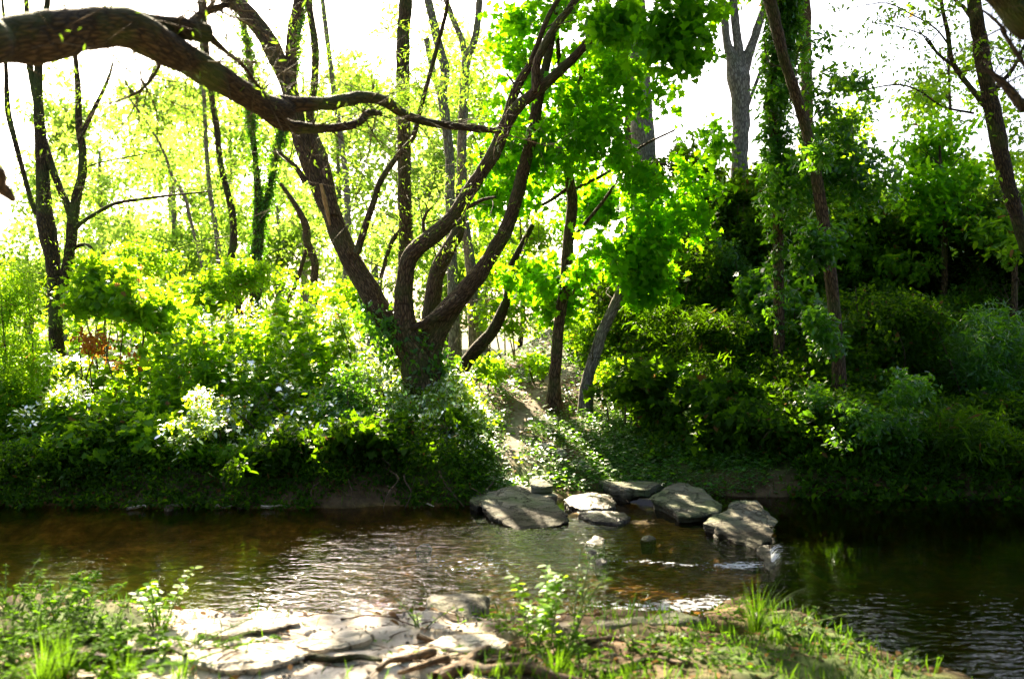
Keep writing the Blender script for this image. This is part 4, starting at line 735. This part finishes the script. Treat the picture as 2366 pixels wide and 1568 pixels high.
scatter('fallen_leaves', 26000, -6, 6, 3.5, 20, lambda x, y, h, d_, dn_: (h > .02) * np.where(onpath(x, y) > .3, .6, .45) * np.where((y < 8) & (x < -.2), .35, 1), 'oval', .055, M['litter'], 82)

# ------------------------------------------------------------------ rocks
def slab(label, pts, ztop, thick, m, seed, tilt=(0, 0), rough=.03, group=None, name='flat_rock', cat='rock', dome=.0, smallr=False):
    if ztop is None:
        W = np.array([hit(x, y) for x, y in pts]); W[:, 2] += .018; c = W.mean(0); ztop = c[2]; thick = min(thick, .035); tilt = (.03, -.05)
    else: W = np.array([PZ(x, y, ztop) for x, y in pts]); c = W.mean(0)
    ed = np.vstack([W, W[:1]]); cl = np.vstack([np.linspace(ed[i], ed[i + 1], 12, endpoint=False) for i in range(len(W))])
    for _ in range(3): cl = (np.roll(cl, 1, 0) + 2 * cl + np.roll(cl, -1, 0)) / 4
    n = len(cl); rel = cl - c; R0 = np.linalg.norm(rel, axis=1).mean()
    nm = rel / (np.linalg.norm(rel, axis=1, keepdims=True) + 1e-6)
    if smallr: thick = min(thick, R0 * .4)
    ch = (fbm(np.column_stack([cl[:, :2] * 5, np.full(n, seed * 3.)]), 4, seed) + np.round(fbm(np.column_stack([cl[:, :2] * 9, np.full(n, seed * 3.)]), 2, seed + 1) * 8) / 8 * .8) * min(.14, R0 * .55)
    rings = [(0, 0)] + [(f, 0) for f in (.12, .25, .38, .5, .62, .73, .83, .91, .96, .985)] + [(1.0, .06), (1.0, .22), (.975, .32), (.985, .5), (.99, .62), (.95, .72), (.94, 1.0), (.90, 1.7), (.82, 2.8)]
    V = []
    for f, dn_ in rings:
        q = c + rel * max(f, .01); e = min(1, f ** 2)
        q = q + nm * (ch * e)[:, None]
        lay = fbm(np.column_stack([q[:, :2] * 3, np.full(n, dn_ * 5.)]), 3, seed + 8)
        if f > .98: q = q + nm * (lay * min(.05, R0 * .2))[:, None]
        hn = fbm(np.column_stack([q[:, :2] * 4.5, np.full(n, seed * 1.)]), 5, seed + 3)
        st = np.floor(hn * 9) / 9 * .6 + hn * .4
        z = ztop + rel[:, 2] * min(1, f) + dome * (1 - f * f) - dn_ * thick + tilt[0] * (q[:, 0] - c[0]) + tilt[1] * (q[:, 1] - c[1]) - .006 * (f > .95)
        q[:, 2] = z + st * rough * 1.6 * (1 if dn_ < .1 else .5); V.append(q)
    k = len(rings); V = np.array(V).reshape(-1, 3); i = np.arange(k * n).reshape(k, n); j = np.roll(i, -1, 1)
    Fc = np.stack([i[:-1], i[1:], j[1:], j[:-1]], -1).reshape(-1, 4)
    o = rawmesh(name, V, Fc, 4, m, smooth=True, origin=(c[0], c[1], ztop - thick)); tag(o, label, cat, group)
    try:
        sm = np.zeros(len(Fc), bool); sm[:] = True; sm[8 * n:16 * n] = False; o.data.polygons.foreach_set('use_smooth', sm)
    except Exception: pass
    return o
SG = 'flat slabs crossing the creek'
st, wt, pl = M['stone'], M['wetstone'], M['palestone']
slab('largest flat slab, dappled with sun, at the water edge below the path', [(1104, 1161), (1127, 1146), (1191, 1134), (1237, 1144), (1283, 1161), (1309, 1176), (1317, 1188), (1260, 1195), (1191, 1201), (1153, 1188), (1127, 1172)], .09, .08, st, 1, group=SG, tilt=(0, .10))
slab('grey slab against the bank behind the largest slab', [(1055, 1108), (1100, 1104), (1153, 1119), (1180, 1121), (1153, 1138), (1104, 1159), (1085, 1150), (1081, 1127)], .12, .14, st, 2, group=SG, tilt=(0, .06))
slab('small sunlit slab between the largest slab and the mossy tuft', [(1218, 1127), (1271, 1131), (1294, 1144), (1252, 1150)], .12, .07, st, 3, group=SG)
slab('small mossy slab under the bright green tuft', [(1222, 1104), (1260, 1107), (1277, 1120), (1225, 1123)], .22, .10, st, 4, group=SG)
slab('dark rounded rock in the middle of the crossing', [(1305, 1146), (1366, 1136), (1408, 1142), (1427, 1157), (1412, 1172), (1347, 1176), (1317, 1165)], .07, .10, wt, 5, group=SG, dome=.05)
slab('low wet rock glistening with runoff in front of the dark rounded one', [(1328, 1180), (1393, 1178), (1442, 1184), (1465, 1199), (1431, 1208), (1366, 1204), (1336, 1191)], .03, .07, wt, 6, group=SG, dome=.04, rough=.05)
slab('pointed slab with a deep dark side farthest back in the crossing', [(1381, 1108), (1431, 1112), (1484, 1098), (1537, 1112), (1500, 1130), (1440, 1128)], .17, .13, st, 7, group=SG)
slab('long green grey slab in the middle of the three big right slabs', [(1507, 1150), (1564, 1125), (1617, 1134), (1674, 1161), (1666, 1180), (1640, 1176), (1571, 1180), (1545, 1161)], .125, .1, st, 8, group=SG, tilt=(0, .08))
slab('slab nearest the small waterfall, half sunlit', [(1625, 1207), (1697, 1174), (1750, 1169), (1796, 1207), (1788, 1229), (1750, 1246), (1689, 1229)], .095, .1, st, 9, group=SG, tilt=(0, .10))
slab('sunken brown shelf under the waterfall lip', [(1745, 1262), (1800, 1250), (1850, 1262), (1845, 1300), (1790, 1330), (1765, 1300)], .015, .08, wt, 10, group=SG)
slab('thin pale stone lying at the foot of the path', [(1250, 1027), (1275, 1026), (1285, 1034), (1258, 1036)], None, .06, pl, 11, group='small stones on the path')
slab('rounded pale stone beside the lower end of the path', [(1283, 1044), (1300, 1040), (1312, 1050), (1300, 1058), (1286, 1055)], None, .1, pl, 12, group='small stones on the path', dome=.05)
slab('tilted stone step with dark underside below the path', [(1318, 1068), (1330, 1062), (1366, 1074), (1372, 1082), (1340, 1084)], None, .14, pl, 13, group='small stones on the path')
NG = 'stones on the near bank'
slab('cracked grey slab on the near bank left of the wet boulder', [(845, 1425), (910, 1415), (1009, 1429), (1022, 1442), (995, 1459), (869, 1455)], .13, .12, pl, 15, group=NG, rough=.04)
slab('smooth wet boulder sloping into the water on the near bank', [(985, 1384), (1063, 1380), (1140, 1386), (1097, 1432), (1083, 1447), (1029, 1439)], .10, .2, M['stone'], 16, group=NG, dome=.07, tilt=(0, .1))
slab('bright white slab lit by the sun on the near bank', [(975, 1483), (1029, 1464), (1131, 1466), (1189, 1480), (1165, 1493), (1080, 1502)], .24, .12, pl, 17, group=NG)
slab('long low rock at the near water edge right of the tall weed', [(1362, 1439), (1454, 1424), (1560, 1414), (1640, 1425), (1560, 1448), (1400, 1452)], .15, .15, st, 18, group=NG, dome=.03)
slab('broad broken sunlit rock sheet at the left end of the near shore', [(455, 1424), (510, 1410), (575, 1408), (640, 1420), (690, 1440), (645, 1462), (560, 1470), (500, 1478), (450, 1452)], None, .06, pl, 20, group=NG, rough=.035)
slab('sunlit rock sheet in the middle of the pale shore, left of the cracked slab', [(705, 1468), (760, 1455), (840, 1462), (862, 1480), (815, 1502), (740, 1512), (690, 1494)], None, .06, pl, 21, group=NG, rough=.03)
slab('widest blown out rock sheet lowest on the pale shore', [(455, 1496), (540, 1482), (640, 1486), (705, 1508), (690, 1536), (600, 1560), (480, 1556), (430, 1525)], None, .06, pl, 22, group=NG, rough=.03)
slab('pale rock sheet at the bottom edge under the flat dark root', [(705, 1560), (760, 1545), (850, 1548), (870, 1575), (780, 1600), (700, 1590)], None, .06, pl, 23, group=NG, rough=.03)
slab('small pale stone left of the sand among the weeds', [(330, 1498), (370, 1488), (415, 1496), (405, 1512), (350, 1514)], None, .06, pl, 24, group=NG, rough=.03)
for k, (x, y, s_) in enumerate([(1380, 1250, 26), (1368, 1278, 13), (1390, 1302, 22), (1500, 1245, 20), (980, 1265, 22), (905, 1262, 12), (700, 1440, 14), (715, 1462, 18), (770, 1475, 10), (390, 1172, 14), (690, 1165, 10), (560, 1168, 12), (730, 1158, 16), (1130, 1270, 12), (1850, 1225, 10)]):
    lbs = ['small wet stone breaking the ripples, top one below the crossing', 'tiny wet stone in the middle of the ripples', 'small wet stone breaking the ripples, lowest of its cluster', 'low wet stone in amber water below the long slab', 'amber stone just under water left of the crossing', 'small amber stone just under water farther left', 'small brown stone at the edge of the sand', 'crumbled brown clod on the sand', 'small stone on the near grey mud', 'pale stone at the far left waterline', 'pale stone at the waterline below the brown speckled bush', 'small pale stone at the waterline between two others', 'pinkish stone at the foot of the muddy bank', 'amber stone under the rippled water at centre', 'small stone behind the slab nearest the waterfall']
    a = np.linspace(0, 2 * np.pi, 7, endpoint=False); r = np.random.default_rng(900 + k); f = r.uniform(.7, 1.2, 7)
    zt = .02 if k < 4 else -.03 if k in (4, 5, 13) else .20 if k in (6, 7, 8) else .05
    slab(lbs[k], [(x + math.cos(b_) * s_ * f[i], y - math.sin(b_) * s_ * .45 * f[i]) for i, b_ in enumerate(a)], zt - .03, .06, pl if k > 5 else wt, 30 + k, name='small_stone', cat='stone', dome=.03, group='small stones in and beside the creek', smallr=True)

# ------------------------------------------------------------------ roots and fallen sticks
def root(label, pts, seed, w, name='exposed_root', cat='root', m=None, group='exposed roots on the near bank', dz=.02, z=.2):
    Q = []
    for x, y in pts:
        q = hit(x, y); q[2] += dz; Q.append(q)
    Q = np.array(Q); R = np.linspace(1, .45, len(Q)) * w; c = Q[0]
    V, Fc, UV = tube_arrays(Q, R, 10, 8, .25, seed); o = rawmesh(name, V, Fc, 4, m or M['root'], smooth=True, uv=UV, origin=c); tag(o, label, cat, group); return o
root('thick root running along the bottom edge at centre', [(1010, 1580), (1045, 1562), (1080, 1550), (1124, 1560), (1182, 1553), (1230, 1562), (1275, 1572), (1340, 1590)], 1, .045)
root('pale forked root left of the bottom edge centre', [(1000, 1516), (960, 1526), (930, 1532), (900, 1540), (872, 1556)], 2, .028)
root('root curving beneath the pale forked one', [(1035, 1530), (1000, 1536), (965, 1550), (920, 1570)], 3, .022)
root('root arching below the bright white slab', [(965, 1480), (1000, 1492), (1040, 1502), (1085, 1508), (1120, 1500)], 4, .018)
root('short thick root knot right of the white slab', [(1060, 1560), (1090, 1530), (1115, 1512), (1160, 1505), (1200, 1512)], 5, .035)
root('dark root reaching right under the tall weed', [(1290, 1512), (1330, 1500), (1366, 1488), (1420, 1482), (1470, 1500)], 6, .024)
root('dark root in the shade near the bottom right of centre', [(1400, 1570), (1440, 1552), (1480, 1535), (1520, 1528), (1580, 1545)], 7, .026)
root('flat dark root on the sand', [(680, 1535), (720, 1530), (770, 1532), (830, 1528), (880, 1534)], 8, .028, m=M['darkbark'])
root('root with mossy top at the bottom left', [(230, 1512), (290, 1520), (350, 1514), (400, 1512), (430, 1524)], 9, .026, m=M['darkbark'])
root('thick shaded root at the far bottom left', [(-20, 1480), (60, 1486), (130, 1490), (220, 1484), (290, 1492)], 10, .045, m=M['darkbark'])
root('second thick shaded root below it at bottom left', [(120, 1530), (190, 1526), (260, 1532), (330, 1528)], 11, .04, m=M['darkbark'])
root('thin tangled root across the white slab foot', [(1120, 1540), (1180, 1530), (1240, 1512), (1300, 1500)], 12, .014)
SK = 'fallen sticks'
for lb, pts, w_ in [('thin pale stick lying across the slope left of the maple', [(1075, 880), (1130, 882), (1190, 888), (1248, 885)], .018), ('dark stick lying right of the bent trunk foot', [(1370, 888), (1420, 886), (1482, 888)], .016), ('bare twig arching over the muddy bank', [(700, 1140), (760, 1120), (800, 1150), (830, 1160)], .006), ('bare twig leaning on the muddy bank right of the other', [(880, 1130), (930, 1145), (975, 1150)], .006), ('short stick resting on the dark rounded rock', [(1425, 1150), (1444, 1160), (1452, 1166)], .008), ('thin stick behind the maple foot', [(1240, 900), (1262, 870), (1276, 840)], .010)]:
    root(lb, pts, 50, w_, 'fallen_stick', 'stick', M['root'], SK, .03, .8)

r = np.random.default_rng(77); L = []
for k in range(900):
    x_, y_ = (r.uniform(-3.2, 2.8), r.uniform(4.8, 7.2)) if k < 640 else (r.uniform(-6, 5), r.uniform(11.3, 15))
    z_ = gz(x_, y_)
    if z_ < .03: continue
    a = r.uniform(0, 3.14); l_ = r.uniform(.05, .28); v = np.array([math.cos(a), math.sin(a), 0]) * l_ / 2; q = np.array([x_, y_, z_ + .012])
    e = [q - v, q + r.normal(0, .012, 3), q + v]; 
    for p_ in e: p_[2] = max(gz(p_[0], p_[1]) + .008, z_)
    L.append(tube_arrays(np.array(e), np.array([1, .8, .5]) * r.uniform(.002, .006), 4, 3, 0))
V, Fc, U = join(L); o = rawmesh('twig_litter', V, Fc, 4, M['root'], smooth=True, uv=U); o['kind'] = 'stuff'
r = np.random.default_rng(78); n = 2600; x = r.uniform(-3, .6, n); y = r.uniform(4.8, 7.1, n); hz, i_, d_, dn_ = ground(x, y); k = (dn_ > -.1) & (fbm(np.stack([x * 2, y * 3, x * 0], -1), 3, 79) > -.05); x, y, hz = x[k], y[k], hz[k]; n = len(x)
oc = np.array([(1, 0, 0), (0, 1, 0), (-1, 0, 0), (0, -1, 0), (0, 0, .7), (0, 0, -.7)], float); R_ = r.uniform(.004, .016, n)[:, None, None]
V = np.stack([x, y, hz + .004], -1)[:, None] + oc[None] * R_ * r.uniform(.6, 1.3, (n, 6, 1)); fc = np.array([(0, 1, 4), (1, 2, 4), (2, 3, 4), (3, 0, 4), (1, 0, 5), (2, 1, 5), (3, 2, 5), (0, 3, 5)])
o = rawmesh('gravel', V.reshape(-1, 3), (fc[None] + np.arange(n)[:, None, None] * 6).reshape(-1, 3), 3, M['palestone'], smooth=True); o['kind'] = 'stuff'

wl = [('bleached stick along the far left waterline', 300, 1172, 345, 1168), ('pale stick under the speckled bush at the waterline', 395, 1168, 450, 1163), ('short bleached stick at the waterline, right of the pale one', 500, 1170, 530, 1166), ('pale stick nearly afloat below the muddy bank', 600, 1172, 665, 1166), ('bleached branch piece lying in front of the muddy bank', 740, 1160, 820, 1156), ('dark branch leaning into the water left of the slabs', 930, 1150, 1010, 1170), ('faint stick on the shaded right waterline', 1960, 1176, 2020, 1174), ('long faint stick farther right on the shaded waterline', 2060, 1178, 2150, 1175)]
for k, (lb, xa, ya, xb, yb) in enumerate(wl):
    r = np.random.default_rng(950 + k); A_ = PZ(xa, ya, .03); B_ = PZ(xb, yb, .05); Q = np.array([A_ + (B_ - A_) * f + r.normal(0, .02, 3) * (1, 1, .5) for f in (0, .3, .65, 1)])
    V, Fc, UV = tube_arrays(Q, np.array([1, .9, .7, .3]) * r.uniform(.009, .018), 8, 6, .3, k); o = rawmesh('fallen_stick', V, Fc, 4, M['paleroot'], smooth=True, uv=UV, origin=Q[0]); tag(o, lb, 'stick', SK)
r = np.random.default_rng(970)
for k in range(7):
    x_ = -2.2 + k * .33; yb = float(np.interp(x_, FARX, FARY)) + .55; z0 = gz(x_, yb) + .05
    Q = np.array([[x_, yb, z0], [x_ + r.normal(0, .08), yb - .3, z0 * .75], [x_ + r.normal(0, .15), yb - .5, z0 * .35 + .02], [x_ + r.normal(0, .2), yb - .62, .0]])
    V, Fc, UV = tube_arrays(Q, np.array([1, .8, .6, .3]) * r.uniform(.008, .016), 6, 6, .3, k); o = rawmesh('bank_root', V, Fc, 4, M['root'], smooth=True, uv=UV, origin=Q[0])
    tag(o, ['first', 'second', 'third', 'fourth', 'fifth', 'sixth', 'last'][k] + ' thin root from the left hanging down the muddy far bank', 'root', 'roots hanging down the muddy far bank')

# ------------------------------------------------------------------ weeds and plants standing singly
def weed(name, label, px, py, h, nst, leaf, size, m, seed, z=.2, width=.25, group=None, nleaf=14, cat='plant', lean=.25, whorl=False):
    b = hit(px, py)
    t = thing(name, label, cat, b, group); r = np.random.default_rng(seed); L = []; pos, dv, nr = [], [], []
    for k in range(nst):
        s = b + np.array([r.normal(0, width * .3), r.normal(0, width * .3), -.03]); tip = s + np.array([r.normal(0, width), r.normal(0, width), h * r.uniform(.55, 1.05)])
        mid_ = (s + tip) / 2 + np.array([0, 0, h * .1]); Q = np.array([s, mid_, tip]); L.append(tube_arrays(Q, np.array([.005, .004, .002]), 4, 4, 0)); S = catmull(Q, 10)
        for j in range(nleaf):
            f = r.uniform(.15, 1) if not whorl else .2 + .8 * j / nleaf; q = S[int(f * (len(S) - 1))]; a = r.uniform(0, 6.28) if not whorl else j * 2.4
            pos.append(q); dv.append((math.cos(a), math.sin(a), .35 - .3 * f + r.normal(0, .2))); nr.append((r.normal(0, .4), r.normal(0, .4), 1))
    V, Fc, U = join(L); rawmesh('stems', V, Fc, 4, M['grass_stem'], t, smooth=True, uv=U)
    n = len(pos); V, Fc, ns = leaf_geo(np.array(pos), np.array(dv), np.array(nr), size * r.uniform(.6, 1.2, n), leaf)
    rawmesh('leaves', V, Fc, ns, m, t, attrs={'tint': ('FACE', r.uniform(0, .97, n))}); return t
M['grass_stem'] = barkmat('green_stem', (.08, .12, .03), (.16, .20, .06), .2)
def tuft(label, px, py, h, n, seed, z=.15, group='grass tufts', wd=.08):
    b = hit(px, py)
    r = np.random.default_rng(seed); V = []
    for k in range(n):
        a = r.uniform(0, 6.28); s = b + np.array([math.cos(a), math.sin(a), 0]) * r.uniform(0, wd); s[2] -= .02; out = np.array([math.cos(a), math.sin(a), 0]); H_ = h * r.uniform(.5, 1.1); ben = r.uniform(.15, .8)
        side = np.array([-math.sin(a), math.cos(a), 0]) * .004; pr = None
        for j in range(6):
            f = j / 5; c = s + out * ben * H_ * f * f + np.array([0, 0, H_ * f * (1 - .35 * ben * f)]); wv = side * (1 - f * .95); V += [c - wv, c + wv]
    V = np.array(V); F_ = []
    for k in range(n):
        for j in range(5): i = k * 12 + j * 2; F_.append((i, i + 1, i + 3, i + 2))
    o = rawmesh('grass_tuft', V, F_, 4, M['grass'], origin=b, attrs={'tint': ('FACE', np.repeat(r.uniform(0, 1, n), 5))}); tag(o, label, 'grass tuft', group); return o
PG = 'weeds on the near bank'
weed('tall_weed', 'pale sunlit weed with stacked narrow leaves in the middle of the near bank', 1235, 1500, .50, 8, 'oval', .065, M['weed'], 800, width=.16, group=PG, nleaf=26, whorl=True)
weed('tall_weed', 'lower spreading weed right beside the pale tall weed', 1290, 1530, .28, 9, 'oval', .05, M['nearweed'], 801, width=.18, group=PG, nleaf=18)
weed('thin_weed', 'thin feathery green weed standing before the ripples right of centre', 1335, 1470, .50, 4, 'lance', .07, M['grass'], 802, width=.12, group=PG, nleaf=24)
weed('round_weed', 'small rounded leafy shrub at the water edge on the left', 375, 1455, .40, 9, 'oval', .055, M['weed'], 803, width=.14, group=PG, nleaf=24)
weed('thin_weed', 'sparse weed sprig growing from the cracked grey slab', 965, 1450, .16, 4, 'lance', .05, M['weed'], 804, width=.08, group=PG, nleaf=10)
for k, (x, y, h, lb) in enumerate([(30, 1500, .45, 'tall weeds at the left edge of the near bank'), (110, 1470, .5, 'leafy weed overlapping the sky reflection at left'), (190, 1480, .42, 'weed right of the leafy one at the left'), (270, 1500, .36, 'short weed beside the mossy root'), (60, 1570, .3, 'weed in the bottom left corner'), (330, 1540, .25, 'low weed beside the sand'), (450, 1500, .15, 'tiny weed growing on the sand'), (150, 1420, .4, 'weed at the left water edge'), (20, 1420, .5, 'weed leaning over the water at the left edge'), (240, 1560, .3, 'weed at the bottom edge left of the sand'), (130, 1545, .35, 'weed between the two thick shaded roots'), (10, 1540, .4, 'weed beside the left edge, above the corner one')]):
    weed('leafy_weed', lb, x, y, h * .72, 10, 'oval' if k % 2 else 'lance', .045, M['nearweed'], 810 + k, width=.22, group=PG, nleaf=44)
for k, (x, y, h, lb) in enumerate([(1480, 1500, .12, 'low green weed behind the dark root'), (1600, 1510, .12, 'low weed left of the puddle'), (1900, 1500, .14, 'small weed on the right mud bank'), (2050, 1540, .12, 'small weed at the bottom right'), (1820, 1470, .2, 'wispy weed right of the grass tuft')]):
    weed('low_weed', lb, x, y, h, 7, 'oval', .045, M['shade'], 830 + k, width=.16, group='low weeds on the near right bank', nleaf=12)
tuft('tall bright grass tuft standing at the lip of the small fall', 1750, 1462, .40, 90, 1)
tuft('smaller grass tuft right of the tall one', 1800, 1480, .28, 45, 2)
tuft('curved grass blades in the bottom left corner', 150, 1568, .35, 50, 3)
tuft('grass tuft at the foot of the tall weed', 1285, 1545, .18, 60, 4)
tuft('bright green tuft on the mossy slab', 1208, 1112, .16, 70, 5, z=.3, wd=.12)
tuft('long grass blades arching at the bottom left, right of the corner weed', 100, 1590, .4, 70, 7)
tuft('grass tuft at the bottom edge under the mossy root', 290, 1580, .25, 60, 8)
tuft('grass tuft beside the sand at left', 415, 1560, .2, 40, 6)
weed('frond_plant', 'pale fern like plant with feathery tips right of the path', 1490, 930, .45, 7, 'lance', .12, M['weed'], 840, z=.8, width=.3, group='plants beside the path', nleaf=26)
weed('small_plant', 'sunlit plant with broad leaves left of the stone step', 1125, 1010, .35, 6, 'oval', .08, M['weed'], 841, z=.6, width=.15, group='plants beside the path', nleaf=18)
weed('small_plant', 'single stem plant topped with white lit leaves at the foot of the path', 1202, 1075, .30, 1, 'oval', .10, M['weed'], 842, z=.4, width=.02, group='plants beside the path', nleaf=12, whorl=True)
weed('small_plant', 'tiny bright plant left of the path top', 1098, 975, .2, 4, 'oval', .07, M['weed'], 843, z=.7, width=.1, group='plants beside the path', nleaf=10)
